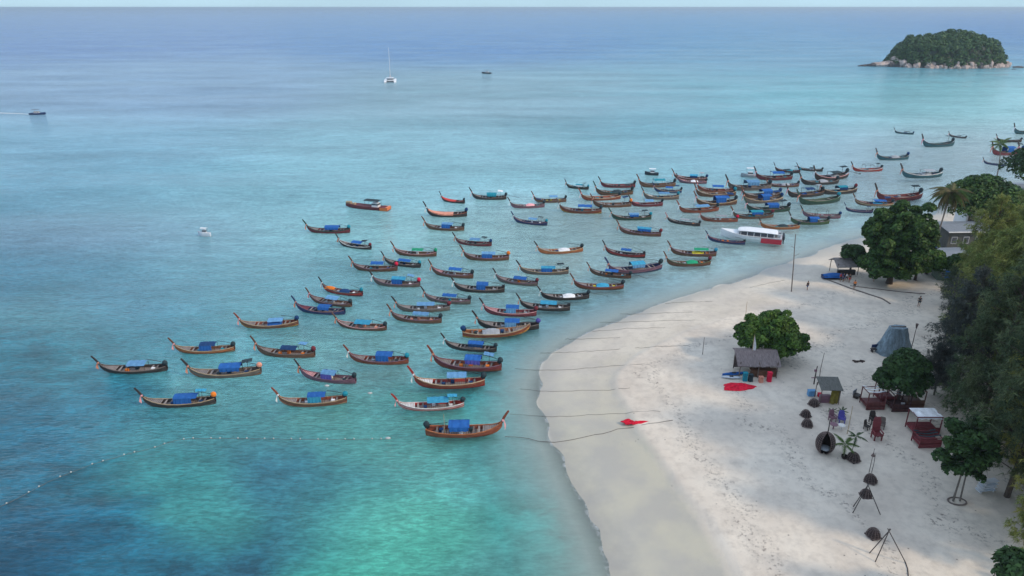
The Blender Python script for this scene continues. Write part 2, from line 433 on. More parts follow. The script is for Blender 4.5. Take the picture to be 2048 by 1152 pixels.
rip_light = t.math('MULTIPLY', t.rng(w1, .40, .60, .70, 1.0), t.rng(w2, .38, .62, .90, 1.0))  # light focused by the waves, tinted into the see-through colour
rip_light = t.math('ADD', t.math('MULTIPLY', rip_light, calm), t.math('SUBTRACT', 1.0, calm))
trn = t.n('ShaderNodeBsdfTransparent', {0: t.n('ShaderNodeVectorMath', {0: (.92, .98, .97), 3: rip_light}, operation='SCALE').outputs[0]})
dd = t.math('ADD', dep, t.rng(t.noise(pos, .3, 4), .3, .7, -.04, .06))
opac = t.math('SUBTRACT', 1.0, t.math('POWER', 2.718, t.math('MULTIPLY', t.math('MAXIMUM', dd, 0.0), -.17)))
m1 = t.n('ShaderNodeMixShader', {0: opac, 1: trn.outputs[0], 2: dif.outputs[0]})
m1 = t.n('ShaderNodeMixShader', {0: foam, 1: m1.outputs[0], 2: t.n('ShaderNodeBsdfDiffuse', {'Color': (.72, .75, .75, 1)}).outputs[0]})
m2 = t.n('ShaderNodeMixShader', {0: fr, 1: m1.outputs[0], 2: gl.outputs[0]})
t.l(m2.outputs[0], t.out.inputs[0])
struct('sea_water', me, t.m)
# ---------------- long wooden tail boats ----------------
ST = [(-5.0, .42, 1.02, -.05), (-4.3, .62, .88, -.18), (-3.2, .84, .72, -.28), (-1.6, .98, .60, -.33), (0, 1.02, .57, -.33), (1.5, .95, .62, -.30),
      (2.8, .76, .78, -.22), (3.8, .50, .98, -.05), (4.5, .27, 1.24, .22), (4.95, .12, 1.52, .62), (5.18, .05, 1.72, 1.0)]
def sheer(x): return float(np.interp(x, [s[0] for s in ST], [s[2] for s in ST]))
def halfb(x): return float(np.interp(x, [s[0] for s in ST], [s[1] for s in ST]))
secs = []
for x, hb, sh, kz in ST:
    fl = max(kz+.12, min(.18, sh-.15))
    L = [(x, 0, kz), (x, hb*.5, kz+.07), (x, hb*.86, kz+(sh-kz)*.35), (x, hb*.97, kz+(sh-kz)*.68), (x, hb, sh), (x, hb-.05 if hb > .1 else hb*.5, sh), (x, max(hb*.82-.05, hb*.3), fl), (x, 0, fl)]
    Rr = [(p[0], -p[1], p[2]) for p in L[1:-1]][::-1]
    secs.append(L+Rr)
b = MB(); b.loft(secs, closed=True, caps=True); ME_HULL = b.mesh('hull')
b = MB()                                                     # rubbing rail along both sheers
for s in (-1, 1):
    b.loft([[(x, s*(hb+.005), sh-.09), (x, s*(hb+.06), sh-.07), (x, s*(hb+.06), sh+.035), (x, s*(hb-.06 if hb > .1 else 0), sh+.035), (x, s*(hb-.06 if hb > .1 else 0), sh+.002)] for x, hb, sh, kz in ST])
ME_RAIL = b.mesh('gunwale')
b = MB()
for s in (-1, 1):                                            # painted strake along the middle of the side
    b.loft([[(x, s*(hb*(.93)+.012), kz+(sh-kz)*.52), (x, s*(hb*.972+.014), kz+(sh-kz)*.69), (x, s*(hb*.99+.012), kz+(sh-kz)*.84)] for x, hb, sh, kz in ST])
ME_STRAKE = b.mesh('strake')
b = MB()
for s in (-1, 1):                                            # boot stripe just over the water
    b.loft([[(x, s*(hb*.66+.016), kz+(sh-kz)*.19), (x, s*(hb*.87+.016), kz+(sh-kz)*.36)] for x, hb, sh, kz in ST])
ME_BOOT = b.mesh('boot_stripe')
b = MB(); x = -4.4
while x < 2.6:                                               # floor boards laid across
    b.box((x, 0, .235), (.26, 2*(halfb(x)*.82-.1), .03)); x += .33
ME_FLOOR = b.mesh('floor_board')
b = MB(); x = 2.7
while x < 4.7:
    b.box((x, 0, sheer(x)-.055), (.2, 2*(halfb(x)-.09), .03)); x += .235
ME_FORE = b.mesh('foredeck')
def bench_me(x): return MB().box((0, 0, 0), (.26, 2*(halfb(x)-.06), .045)).mesh('bench')
BENCHX = (2.1, 1.35, -2.7, -3.5); ME_BENCH = [bench_me(x) for x in BENCHX]
b = MB(); sec = []
for x, z, w, d in [(4.68, .72, .05, .12), (4.92, 1.15, .06, .15), (5.18, 1.68, .08, .18), (5.46, 2.25, .08, .17), (5.78, 2.75, .07, .15), (6.08, 3.17, .06, .13)]:
    sec.append([(x-d*.75, -w, z+d*.5), (x+d*.75, -w, z-d*.5), (x+d*.75, w, z-d*.5), (x-d*.75, w, z+d*.5)])
b.loft(sec, closed=True, caps=True); ME_PROW = b.mesh('prow_post')
b = MB()                                                     # cloth garland tied round the prow
b.ball((5.28, 0, 1.84), (.2, .2, .22), 8, 5, .25)
for k in range(5):
    a = (k-2)*.07; b.add([(5.45, a-.06, 1.8), (5.45, a+.07, 1.8), (5.6+.03*k, a+.09, .55+.1*k), (5.56, a-.05, .5+.09*k)], [(0, 1, 2, 3)])
ME_GARL = b.mesh('garland')
def arch(y, hw, z0, rise): return z0+rise*(1-(y/hw)**2)
def roof_me(x0, x1, hw, z0, rise, name='canopy_roof', seed=1):
    r = random.Random(seed); b = MB(); secs = []; n = 9
    for i in range(n):
        x = x0+(x1-x0)*i/(n-1); sag = -.06*math.sin(i/(n-1)*math.pi*3)**2+(r.random()-.5)*.03
        top = [(x, y, arch(y, hw, z0, rise)+sag+(r.random()-.5)*.03) for y in np.linspace(-hw, hw, 7)]
        bot = [(p[0], p[1], p[2]-.035) for p in reversed(top)]
        secs.append(top+bot)
    b.loft(secs, closed=True, caps=True); return b.mesh(name)
ME_ROOF = roof_me(-2.1, .95, .92, 1.55, .25)
ME_ROOF2 = roof_me(-2.6, .3, .88, 1.42, .16, seed=4)
ME_AWN = roof_me(-.75, .75, .55, 0, .06, 'aft_awning', 3)
def curtain_me(x0, x1, hw, zt, zb, name='side_curtain', seed=2):
    r = random.Random(seed); out_ = []
    for s in (-1, 1):
        b = MB(); secs = []; n = 13
        for i in range(n):
            x = x0+(x1-x0)*i/(n-1); w = .04*math.sin(i*2.1)+(r.random()-.5)*.04
            secs.append([(x, s*(hw+w*.3), zt), (x, s*(hw+.03+w), (zt+zb)/2), (x, s*(hw+.02+w*1.3), zb+(r.random()-.5)*.12), (x, s*(hw-.02+w*1.3), zb), (x, s*(hw-.03), zt)])
        b.loft(secs); out_.append(b.mesh(name))
    return out_
ME_CURT = curtain_me(-1.95, .8, .90, 1.56, .98)
ME_CURTL = curtain_me(-1.4, .9, .92, 1.56, .62, seed=8)
def post_me(h): return MB().tube([(0, 0, 0), (0, 0, h)], .03, 5).mesh('canopy_post')
ME_POST = post_me(1.35)
r = random.Random(5)
def heap_me(x0, x1, hw, z0, h, name, seed):
    r = random.Random(seed); b = MB(); secs = []; n = 9
    for i in range(n):
        u = i/(n-1); x = x0+(x1-x0)*u; e = math.sin(math.pi*min(max(u, .04), .96))**.35
        secs.append([(x, y*e if abs(y) < hw else y, z0+h*e*(1-abs(y/hw)**2.4)+(r.random()-.5)*.09*h) for y in np.linspace(-hw, hw, 8)])
    b.loft(secs); return b.mesh(name)
ME_HEAP = heap_me(-2.0, .6, .88, .55, .55, 'tarpaulin', 3)
ME_BOWHEAP = heap_me(1.9, 4.5, .62, .85, .45, 'tarpaulin', 6)
b = MB(); n = 15; secs = []
for i in range(n):
    x = -1.6+i*(6.3/(n-1)); hb = halfb(x)+.09; z = sheer(x); secs.append([(x, y*hb, z+.16*(1-y*y)-(.15 if abs(y) == 1 else 0)+(r.random()-.5)*.05) for y in (-1, -.96, -.5, 0, .5, .96, 1)])
b.loft(secs); ME_FULL = b.mesh('tarpaulin')
b = MB(); b.box((-4.75, 0, 1.22), (.62, .34, .36)); b.box((-4.75, 0, 1.46), (.4, .26, .14)); b.tube([(-4.95, .05, 1.3), (-4.95, .05, 1.78)], .05, 6); b.box((-4.7, 0, .98), (.16, .16, .3)); b.tube([(-4.5, -.18, 1.3), (-4.5, .2, 1.3)], .11, 8)
ME_ENG = b.mesh('engine')
ME_ENGC = MB().ball((-4.85, 0, 1.5), (.42, .36, .42), 10, 7, .12).mesh('engine_cover')
ME_TILL = MB().tube([(-4.5, 0, 1.38), (-3.3, .1, 1.3), (-2.3, .15, 1.25)], .035, 5).mesh('tiller')
b = MB(); b.tube([(-5.05, 0, 1.25), (-7.2, .15, .85), (-8.8, .25, .5)], .035, 5)
for k in range(3):
    a = k*2.1; b.box((-8.85, .25+.1*math.cos(a), .5+.1*math.sin(a)), (.03, .14, .14))
ME_TAIL = b.mesh('propeller_shaft')
ME_TAILUP = MB().tube([(-4.9, 0, 1.45), (-3.4, -.3, 1.75), (-2.0, -.45, 1.95)], .04, 5).mesh('propeller_shaft')
ME_LOCK = MB().box((0, 0, 0), (.52, .46, .34), None, .94).box((0, 0, .185), (.54, .48, .05)).mesh('locker')
b = MB()
for s in (-1, 1):
    for xx in (-1.5, 1.4): b.tube([(xx, s*.85, .5), (xx, s*.85, 2.05)], .04, 5)
    b.tube([(-1.5, s*.85, 2.05), (1.4, s*.85, 2.05)], .04, 5)
b.tube([(-1.5, -.85, 2.05), (-1.5, .85, 2.05)], .04, 5); b.tube([(1.4, -.85, 2.05), (1.4, .85, 2.05)], .04, 5)
ME_FRAME = b.mesh('awning_frame')
ME_FLAGP = MB().tube([(0, 0, 0), (0, 0, 2.9)], .035, 5).mesh('flag_pole')

GROUP_BOATS = 'wooden long tail boats moored off the beach'
def longtail(spec):
    tx, ty, sx_, sy_, hullc, rail, can, cc, side, ex, label = spec
    s = 1.0
    for _ in range(6):
        tp = P(tx, ty, 3.15*s); st = P(sx_, sy_, 0); d = (tp-st); d.z = 0; d.y *= (.6 if st.y > 165 else 1); s = min(max(d.length/11.08, .55), 1.3)
    hd = math.atan2(d.y, d.x); mid = (tp+st)/2; c = st+Vector((math.cos(hd), math.sin(hd), 0))*(5.0*s)
    r = random.Random(int(tx*7+ty*13))
    o = thing('longtail_boat', label, 'boat', (c.x, c.y, -.02), hd, GROUP_BOATS, s)
    o.rotation_euler = (R(r.uniform(-2.2, 2.2)), R(r.uniform(-.9, .9)), hd); o.scale = (s, s*r.uniform(.92, 1.12)*(1.15 if c.y > 165 else 1), s*r.uniform(.92, 1.12)*(1.08 if c.y > 165 else 1))
    opt = dict(e.split(':') if ':' in e else (e, '1') for e in ex.split())
    far = c.y > 165
    L = lambda n, me, m, loc=None, par=o: link(n, me, m, par, loc)
    L('hull', ME_HULL, WOOD[hullc]); L('gunwale', ME_RAIL, WOOD[rail])
    if 'k' in opt: L('strake', ME_STRAKE, WOOD[opt['k']])
    if 'b' in opt: L('boot_stripe', ME_BOOT, WOOD[opt['b']])
    L('floor_boards', ME_FLOOR, WOOD['deck'])
    if can != 'full': L('foredeck', ME_FORE, WOOD[opt.get('f', 'deck')])
    L('prow_post', ME_PROW, WOOD[opt.get('p', hullc if hullc in ('dark', 'navy', 'dgreen', 'red', 'redbrown', 'brown') else 'dark')]) if 'noprow' not in opt else None
    if 'noprow' not in opt and not ('nog' in opt): L('garland', ME_GARL, CLOTH[opt.get('g', r.choice(['salmon', 'white', 'pink', 'salmon']))])
    for k, x in enumerate(BENCHX):
        if can == 'full' and k < 2: continue
        if can == 'full' and x > -1: continue
        L('bench', ME_BENCH[k], WOOD['weather'] if k % 2 else WOOD['deck'], (x, 0, sheer(x)-.1))
    if can in ('roof', 'drape', 'low'):
        low = can == 'low'
        dx, lx, lz = r.uniform(-.45, .3), r.uniform(.78, 1.15), r.uniform(.92, 1.1)
        def LC(n, me, m):
            q = L(n, me, m, (dx, 0, 0)); q.scale = (lx, 1, lz); return q
        LC('canopy_roof', ME_ROOF2 if low else ME_ROOF, CLOTH[cc])
        for x in ((-2.4, .1) if low else (-1.95, .8)):
            for y in (-.82, .82): L('canopy_post', ME_POST, WOOD['dark'], (x*lx+dx, y, .22 if not low else .08)).scale = (1, 1, lz*.97)
        if can == 'drape':
            for m_ in (ME_CURTL if r.random() < .4 else ME_CURT): LC('side_curtain', m_, CLOTH[side])
        if low: L('tarpaulin', ME_HEAP, CLOTH[side], (-.2, 0, -.1))
    elif can == 'heap': L('tarpaulin', ME_HEAP, CLOTH[cc])
    elif can == 'full': L('tarpaulin', ME_FULL, CLOTH[cc])
    elif can == 'frame': L('awning_frame', ME_FRAME, WOOD['dark'])
    if 'h' in opt: L('tarpaulin', ME_BOWHEAP, CLOTH[opt['h']])
    if far and 'a' not in opt and can not in ('full',) and r.random() < .35: opt['a'] = r.choice(['dark', 'grey', 'navy'])
    if 'a' in opt:
        a = L('aft_awning', ME_AWN, CLOTH[opt['a']], (-3.2, 0, 2.35)); a.rotation_euler = (R(r.uniform(-8, 8)), R(r.uniform(-8, 10)), R(r.uniform(-20, 20)))
        L('awning_pole', ME_POST, WOOD['dark'], (-3.2, 0, 1.0)); 
    if 'c' in opt or (can != 'full' and r.random() < .8): 
        for q_ in ((1.0, .3, .46), (-.3, -.35, .44), (-2.95, .2, .47)): L('locker', ME_LOCK, CLOTH[opt.get('c', r.choice(['grey', 'white', 'orange', 'dark', 'navy', 'dark', 'teal'] if not far else ['dark', 'navy', 'teal', 'dark', 'grey']))], q_)
    en = L('engine', ME_ENG, WOOD['black']); L('tiller', ME_TILL, WOOD['black'], None, en)
    if 'e' in opt: L('engine_cover', ME_ENGC, CLOTH[opt['e']])
    if 't' in opt: L('propeller_shaft', ME_TAIL, WOOD['black'])
    elif not far: L('propeller_shaft', ME_TAILUP, WOOD['black'])
    if 'flag' in opt: L('flag_pole', ME_FLAGP, WOOD['tan'], (-2.4, -.7, .4))
    return o
SPECS = [
# tip, stern, hull, rail, canopy, colour, side colour, extras, label
(182,709,335,740,'dark','weather','roof','lblue','navy','b:weather e:dark','dark grey long tail boat with pale blue canopy, leftmost of all moored boats'),
(335,674,470,701,'brown','tan','drape','navy','blue','k:orange b:tan e:dark','orange brown boat with navy canopy over blue curtain, above the leftmost dark boat'),
(500,675,630,713,'brown','weather','roof','navy','blue','a:lblue e:maroon','brown boat with navy canopy and raised pale blue awning at its stern'),
(361,716,523,747,'weather','tan','drape','blue','blue','e:salmon a:dark b:orange','weathered boat with bright blue canopy and salmon ball over its engine'),
(268,776,432,806,'dark','tan','drape','blue','blue','e:orange a:cyan b:weather','dark boat with bright orange ball on its engine, lower left of the fleet'),
(543,776,694,804,'redbrown','tan','drape','blue','cyan','e:dgreen k:brown b:tan c:white' .replace('e:dgreen','e:teal'),'red brown boat with blue canopy and dark teal engine cover in the lowest row'),
(589,721,712,766,'mauve','mauve','drape','lblue','purple','e:dark f:pink','mauve grey boat with purple curtain under its blue canopy'),
(687,689,817,726,'redbrown','mauve','drape','blue','blue','e:teal','red brown boat with blue canopy and green stern cover, centre of the near rows'),
(855,693,1003,740,'redbrown','mauve','drape','blue','purple','a:lblue e:dark k:maroon','dark red boat with blue canopy and second pale awning, right of the middle near row'),
(815,735,970,770,'red','tan','roof','lblue','white','k:redbrown f:white c:navy e:dark','bright red boat with white foredeck and pale blue canopy'),
(782,785,928,812,'red','white','roof','cyan','blue','k:pink f:white a:cyan b:white e:dark','white railed red boat with cyan canopy and second cyan awning, lowest row'),
(1018,826,852,868,'redbrown','orange','drape','blue','blue','b:orange flag e:dark','orange brown boat pointing right with pole at its stern, nearest to the camera'),
(1072,628,925,672,'orange','tan','heap','grey','grey','noprow k:redbrown b:yellow e:navy','orange cargo boat without tall prow, pointing right with grey tarpaulin'),
(881,665,993,703,'dark','weather','drape','blue','navy','e:dark','dark charcoal boat with blue canopy just below the orange cargo boat'),
(944,620,1078,657,'dark','weather','drape','blue','lblue','e:purple c:grey','dark grey boat with blue canopy lying right behind the orange cargo boat'),
(664,623,773,660,'brown','pink','roof','cyan','purple','c:salmon e:dark','brown boat with teal blue canopy left of two grey boats, under the blue hulled boat'),
(467,624,597,650,'redbrown','tan','low','lblue','blue','k:brown b:yellow e:navy','red brown boat with low blue awning and yellow waterline, alone at left'),
(582,592,690,628,'navy','lblue' if False else 'mauve','drape','blue','blue','f:maroon c:dark','navy hulled boat under large blue canopy, second boat up from the alone left one'),
(611,575,703,613,'brown','mauve','roof','lblue','navy','c:grey e:dark','brown boat with pale blue canopy tucked behind the navy hulled boat'),
(637,555,725,592,'maroon','weather','heap','navy','blue','h:orange e:teal k:red','maroon boat with bright orange tarpaulin on its bow'),
(605,438,700,465,'maroon','dgreen','drape','blue','blue','e:teal p:dgreen f:deck','maroon boat with green prow and teal engine, upper left of the fleet'),
(671,467,742,499,'dark','white','roof','blue','navy','a:dark e:maroon','dark boat with pale rail and dark red engine cover, upper left'),
(697,513,795,541,'brown','mauve','roof','blue','lblue','e:crimson','brown boat with crimson ball on its engine, left of another with the same ball'),
(762,503,841,535,'dark','weather','roof','blue','navy','e:teal','dark brown boat with blue canopy half hidden by the crimson ball boat'),
(737,541,840,573,'weather','mauve','drape','cyan','blue','e:crimson a:lblue','grey brown boat with big blue canopy and crimson ball on its engine'),
(781,484,873,512,'brown','pink','roof','green','blue','e:green f:grey' .replace('f:grey','f:weather'),'brown boat with green and blue canopy and green engine cover'),
(905,464,983,492,'maroon','weather','roof','lblue','navy','a:dark e:navy','dark boat with pale blue canopy directly above the orange stern boat'),
(919,492,1018,519,'brown','mauve','drape','lblue','blue','e:orange','brown boat with blue and white canopy and orange engine cover'),
(1068,481,1165,502,'orange','tan','heap','white','blue','e:dark','plain orange hulled boat with low white tarpaulin, upper middle'),
(856,522,946,556,'brown','mauve','roof','blue','blue','f:pink e:dark','pinkish brown boat with blue canopy in the middle of the fleet'),
(899,551,1009,583,'dark','weather','drape','blue','blue','c:grey','charcoal boat with deep blue canopy in the centre of the fleet'),
(985,537,1075,571,'weather','mauve','roof','blue','navy','e:maroon','grey boat with blue canopy and dark red engine cover, centre'),
(1032,518,1137,547,'weather','tan','drape','cyan','blue','a:dark f:weather c:grey','weathered boat with cyan blue canopy and dark raised awning, centre right'),
(1205,482,1290,516,'dark','maroon','roof','blue','navy','k:red','dark boat with thin red side stripe and small blue canopy'),
(1209,515,1322,538,'navy','mauve','drape','cyan','lblue','k:mauve e:dark','purple blue boat with cyan canopy, near the beach bend'),
(1173,523,1262,556,'brown','dark','roof','blue','navy','t e:dark','brown boat with long propeller shaft reaching right, nearest the beach bend'),
(1140,547,1247,577,'brown','mauve','heap','cyan','cyan','e:brown k:redbrown c:yellow' .replace('e:brown','e:dark'),'brown boat with cyan tarpaulin edged in yellow'),
(1074,570,1178,596,'dark','dark','heap','white','grey','t c:grey e:dark','dark boat with white bundles and propeller shaft trailing right'),
(1032,586,1140,620,'dark','weather','roof','cyan','white','c:white f:deck','dark boat with blue canopy half covered in white, close to shore'),
(958,597,1073,630,'maroon','pink','drape','blue','lblue','k:maroon f:pink e:maroon','maroon boat with blue canopy and pink foredeck'),
(841,572,941,608,'weather','mauve','roof','blue','lblue','e:dark','grey boat with blue canopy, left of the charcoal centre boat and lower'),
(782,592,900,619,'weather','grey','roof','lblue','white','c:white e:maroon','grey boat with pale canopy partly hidden by the brown boat below it'),
(773,610,883,645,'brown','mauve','roof','lblue','purple','c:salmon e:dark','brown boat with pale blue canopy in front of the grey pale canopied boat'),
(880,381,929,407,'dark','red','full','red','red','e:dark','short boat wholly covered in red tarpaulin, upper of two'),
(846,407,934,432,'dark','redbrown','full','salmon','red','e:navy','long boat covered in faded red tarpaulin, lower of two'),
(843,433,928,461,'brown','weather','drape','lblue','blue','b:tan e:dark','brown boat with blue canopy directly below the faded red covered boat'),
(938,377,1013,398,'dark','weather','drape','teal','teal','a:white e:dark t','dark boat with teal canopy, upper left edge of the far fleet'),
(1015,396,1089,414,'mauve','weather','heap','pink','white','e:dark','mauve boat with pale pink bundle amidships'),
(1062,386,1132,403,'brown','weather','roof','lblue','grey','c:yellow e:dark','brown boat with pale blue grey canopy behind the pink bundle boat'),
(1022,422,1094,451,'navy','mauve','roof','lblue','white','a:dark e:teal','navy boat with pale canopy alone below the pink bundle boat'),
(1128,357,1177,379,'dark','dgreen','drape','teal','white','e:teal a:dark','short dark boat with teal and white canopy'),
(1112,396,1203,426,'redbrown','weather','roof','blue','blue','e:dark b:yellow p:weather','red brown boat with blue canopy on posts, left end of the dense group'),
(1196,353,1270,374,'maroon','dark','none','navy','navy','e:dark c:dark','open dark maroon boat without canopy at the top of the dense group'),
(1186,368,1265,388,'brown','dgreen','heap','dark','dark','e:dark p:dgreen','brown boat with dark green rail just under the open maroon boat'),
(1157,379,1240,397,'redbrown','tan','none','blue','blue','e:dark f:weather','open red brown boat without canopy, left part of the dense group'),
(1180,391,1262,412,'brown','weather','none','blue','blue','e:orange','open brown boat with orange stern, under the open red brown boat'),
(1274,353,1350,372,'brown','weather','roof','teal','dark','e:dark','brown boat with dark teal canopy, top of the dense group'),
(1303,365,1363,385,'navy','tan','roof','blue','purple','e:dark','navy boat with tan rail and blue purple canopy'),
(1282,376,1357,398,'weather','tan','roof','lblue','purple','e:teal f:white','grey brown boat with pale foredeck and blue canopy'),
(1257,393,1325,411,'maroon','mauve','roof','lblue','lblue','e:dark f:red','maroon boat with red foredeck and pale blue canopy'),
(1217,415,1302,438,'dgreen','brown','drape','lblue','blue','e:teal a:dark','dark green boat with pale blue canopy, left side below the dense group'),
(1232,440,1322,472,'brown','mauve','drape','cyan','blue','b:maroon e:maroon','brown boat with cyan and blue canopy, second left below the dense group'),
(1341,335,1414,361,'brown','pink','drape','cyan','navy','a:grey e:navy','pinkish boat with cyan canopy at the top middle of the dense group'),
(1350,346,1413,367,'mauve','pink','heap','white','white','e:dark f:pink','pink railed boat with white tarpaulin beneath the cyan canopy boat'),
(1388,359,1468,385,'redbrown','redbrown','roof','blue','purple','e:dark b:tan','red brown boat with purple blue canopy in the dense group'),
(1388,369,1470,391,'brown','tan','none','blue','blue','e:teal','open brown boat against the red brown purple canopied one'),
(1389,387,1472,408,'brown','tan','drape','blue','blue','e:dark','brown boat with bright blue canopy and black engine in the dense group'),
(1356,403,1436,421,'redbrown','brown','roof','lblue','blue','e:dgreen' .replace('e:dgreen','e:dark'),'red brown boat with pale blue canopy at its stern half'),
(1330,423,1400,452,'dark','weather','roof','grey','grey','e:dark p:pink','dark grey boat with pink prow and grey canopy'),
(1396,419,1475,443,'redbrown','weather','roof','grey','white','e:crimson','red brown boat with grey canopy and red stern, above the white speedboat'),
(1411,459,1490,489,'navy','maroon','none','navy','grey','f:mauve','navy boat without canopy lying in front of the white speedboat'),
(1335,481,1432,512,'brown','mauve','low','green','yellow','e:cyan','brown boat with green canopy and bright blue engine cover'),
(1327,505,1420,529,'brown','green','heap','green','green','e:maroon','green and brown boat nearest the curving beach'),
(1453,355,1540,377,'weather','weather','drape','lblue','lblue','e:dark','grey boat with pale blue canopy at the right top of the dense group'),
(1508,337,1583,358,'maroon','weather','roof','blue','blue','e:dark','dark maroon boat with clear blue canopy, right top row'),
(1543,325,1600,346,'dark','maroon','heap','teal','teal','e:teal','dark boat full of teal gear, topmost of the dense group'),
(1588,322,1645,343,'dark','weather','low','dark','grey','e:dark','dark boat full of grey gear with black engine, topmost right'),
(1530,353,1597,373,'brown','mauve','heap','grey','grey','e:dark','brown boat under grey tarpaulin below the clear blue canopied boat'),
(1632,342,1693,354,'dark','pink','low','dark','grey','e:dark t','dark boat with pink bow and trailing propeller shaft'),
(1602,347,1675,366,'dark','weather','heap','grey','dark','e:dark','dark grey boat with pale foredeck beside the pink bowed boat'),
(1578,374,1645,389,'dark','brown','roof','navy','navy','c:blue e:dark','dark boat with small navy canopy in the right dense group'),
(1643,367,1711,384,'dark','tan','drape','teal','navy','e:maroon','dark boat with teal canopy at the right edge of the dense group'),
(1602,386,1677,402,'dgreen','green','none','teal','teal','e:teal f:maroon','green boat without canopy in the right dense group'),
(1486,375,1560,391,'brown','weather','drape','blue','blue','e:navy','brown boat with blue canopy, upper of three stacked close together'),
(1488,385,1563,401,'weather','tan','drape','blue','blue','e:navy f:brown','grey brown boat with vivid blue canopy, middle of three stacked close together'),
(1490,398,1578,421,'dgreen','dark','drape','blue','blue','e:dark','dark green boat with blue canopy, lowest of three stacked close together'),
(1463,413,1545,434,'brown','teal','drape','teal','blue','e:maroon','brown boat with teal and blue canopy above the orange bowed boat'),
(1597,408,1680,436,'mauve','weather','frame','grey','grey','c:grey e:navy','mauve boat with bare awning frame and black engine'),
(1577,424,1657,447,'green','weather','drape','blue','blue','p:dark e:dark','olive boat with long blue canopy and dark prow'),
(1516,433,1598,456,'orange','tan','heap','dark','dark','e:dark','bright orange bowed boat with dark gear, above the speedboat'),
(1683,403,1745,426,'navy','mauve','none','navy','navy','','navy boat half behind the big leafy tree'),
(1703,385,1785,411,'brown','redbrown','low','blue','cyan','k:tan e:dark','brown boat with tan strake and cyan tarpaulin behind the big leafy tree'),
(1704,324,1763,341,'red','white','frame','grey','grey','a:dark e:dark p:dark','red hulled boat with bare awning frame, alone to the right'),
(1753,300,1815,318,'teal','weather','heap','grey','grey','e:navy p:dark','grey teal boat with grey tarpaulin above the red hulled boat'),
(1781,253,1827,269,'teal','dark','low','dark','navy','e:navy p:dark','farthest dark boat, top left of the far scattered group'),
(1846,274,1905,291,'teal','dark','none','navy','navy','e:dark p:dark','dark open boat in the far scattered group, between two canopied ones'),
(1886,259,1932,277,'dark','weather','low','dark','grey','e:dark t p:dark','dark far boat with grey gear, right of the farthest one'),
(1800,331,1881,352,'teal','white','low','grey','grey','e:dark p:dark','grey boat with pale rail moored left above the dry palm'),
(1954,311,2011,332,'navy','weather','none','navy','navy','e:navy p:dark','dark blue open boat beside the slim palm trunk'),
(2023,252,2075,265,'teal','dark','none','navy','navy','e:dark p:dark','far boat cut by the right edge of the picture'),
(1988,267,2042,284,'dark','weather','none','navy','navy','e:dark p:dark t','far dark boat near the right edge, above the blue covered one'),
(1983,290,2044,307,'maroon','weather','drape','blue','blue','e:navy p:dark','maroon boat with long blue cover right of the slim palm crown'),
(1754,374,1840,397,'maroon','redbrown','none','navy','navy','a:dark e:dark p:dark','long maroon open boat just left of the dry palm'),
(2031,291,2090,304,'dark','weather','none','navy','navy','e:dark p:dark','dark boat at the right edge behind the blue covered boat'),
]
for sp_ in SPECS: longtail(sp_)
# ---------------- other craft ----------------
PAINT = {k: matte('paint_'+k, c, .06, 1.2, .35, 0, .5) for k, c in dict(white=(.74, .75, .77), red=(.60, .03, .06), dark=(.03, .035, .045), navy=(.02, .04, .12), grey=(.32, .34, .37), orange=(.65, .16, .04), blue=(.04, .18, .5), pale=(.55, .6, .66)).items()}
GLASS = matte('tinted_window', (.03, .04, .06), .2, 1, .12, 0, .7)
SKIN = matte('skin', (.32, .17, .11), .1, 3, .6, 0)
def hull_secs(L, B, H, ks, flare=.7, transom=.85):
    out_ = []
    for u in np.linspace(0, 1, 11):
        x = -L/2+L*u; w = B/2*(transom+(1-transom)*min(u/.4, 1))*(1 if u < .55 else max(1-((u-.55)/.45)**2.2, .02)); sh = H*(1+.45*max(0, (u-.5)/.5)**1.6); kz = -ks*(1 if u < .75 else 1-((u-.75)/.25)**1.5*1.6)
        L_ = [(x, 0, kz), (x, w*flare, kz+(sh-kz)*.25), (x, w*.95, kz+(sh-kz)*.65), (x, w, sh), (x, w*.85, sh), (x, w*.8, sh-.12), (x, 0, sh-.12)]
        out_.append(L_+[(p[0], -p[1], p[2]) for p in L_[1:-1]][::-1])
    return out_
def orient(bowpx, sternpx, L):
    a = P(*bowpx); c = P(*sternpx); d = a-c; hd = math.atan2(d.y, d.x); m = (a+c)/2; return (m.x, m.y, 0), hd, d.length/L
# white speedboat
loc, hd, k = orient((1440, 474), (1562, 486), 14.0)
o = thing('speedboat', 'large white speedboat with long roof and red stern stripe', 'speedboat', loc, hd, None, k); o.scale = (k, k*1.2, k*1.25)
link('hull', MB().loft(hull_secs(14, 3.6, 1.25, .4), closed=True, caps=True).mesh('hull'), PAINT['white'], o)
b = MB()
for s in (-1, 1): b.loft([[(x, s*1.70, .10), (x, s*1.84, 1.08)] for x in (-7.0, -5, -2.4)])
link('red_stripe', b.mesh('red_stripe'), PAINT['red'], o)
b = MB()
for s in (-1, 1): b.loft([[(x, s*(1.80+.0), 1.12), (x, s*(1.83), 1.2)] for x in (-6.9, -3, .4)])
link('rail_stripe', b.mesh('rail_stripe'), PAINT['grey'], o)
b = MB()
for s in (-1, 1):
    secs = [[(x, s*1.52, 1.2), (x, s*1.42, 1.95)] for x in (-5.2, -3, 0, 2.6)]; b.loft(secs)
b.add([(2.6, -1.52, 1.2), (2.6, 1.52, 1.2), (1.9, 1.42, 1.95), (1.9, -1.42, 1.95)], [(0, 1, 2, 3)])
link('cabin_window', b.mesh('cabin_window'), GLASS, o)
for i in range(6):
    for s in (-1, 1): link('window_post', MB().box((0, 0, 0), (.12, .06, .8)).mesh('window_post') if i == 0 and s == -1 else bpy.data.meshes['window_post'], PAINT['white'], o, (-5.2+i*1.5, s*1.49, 1.56))
b = MB(); secs = []
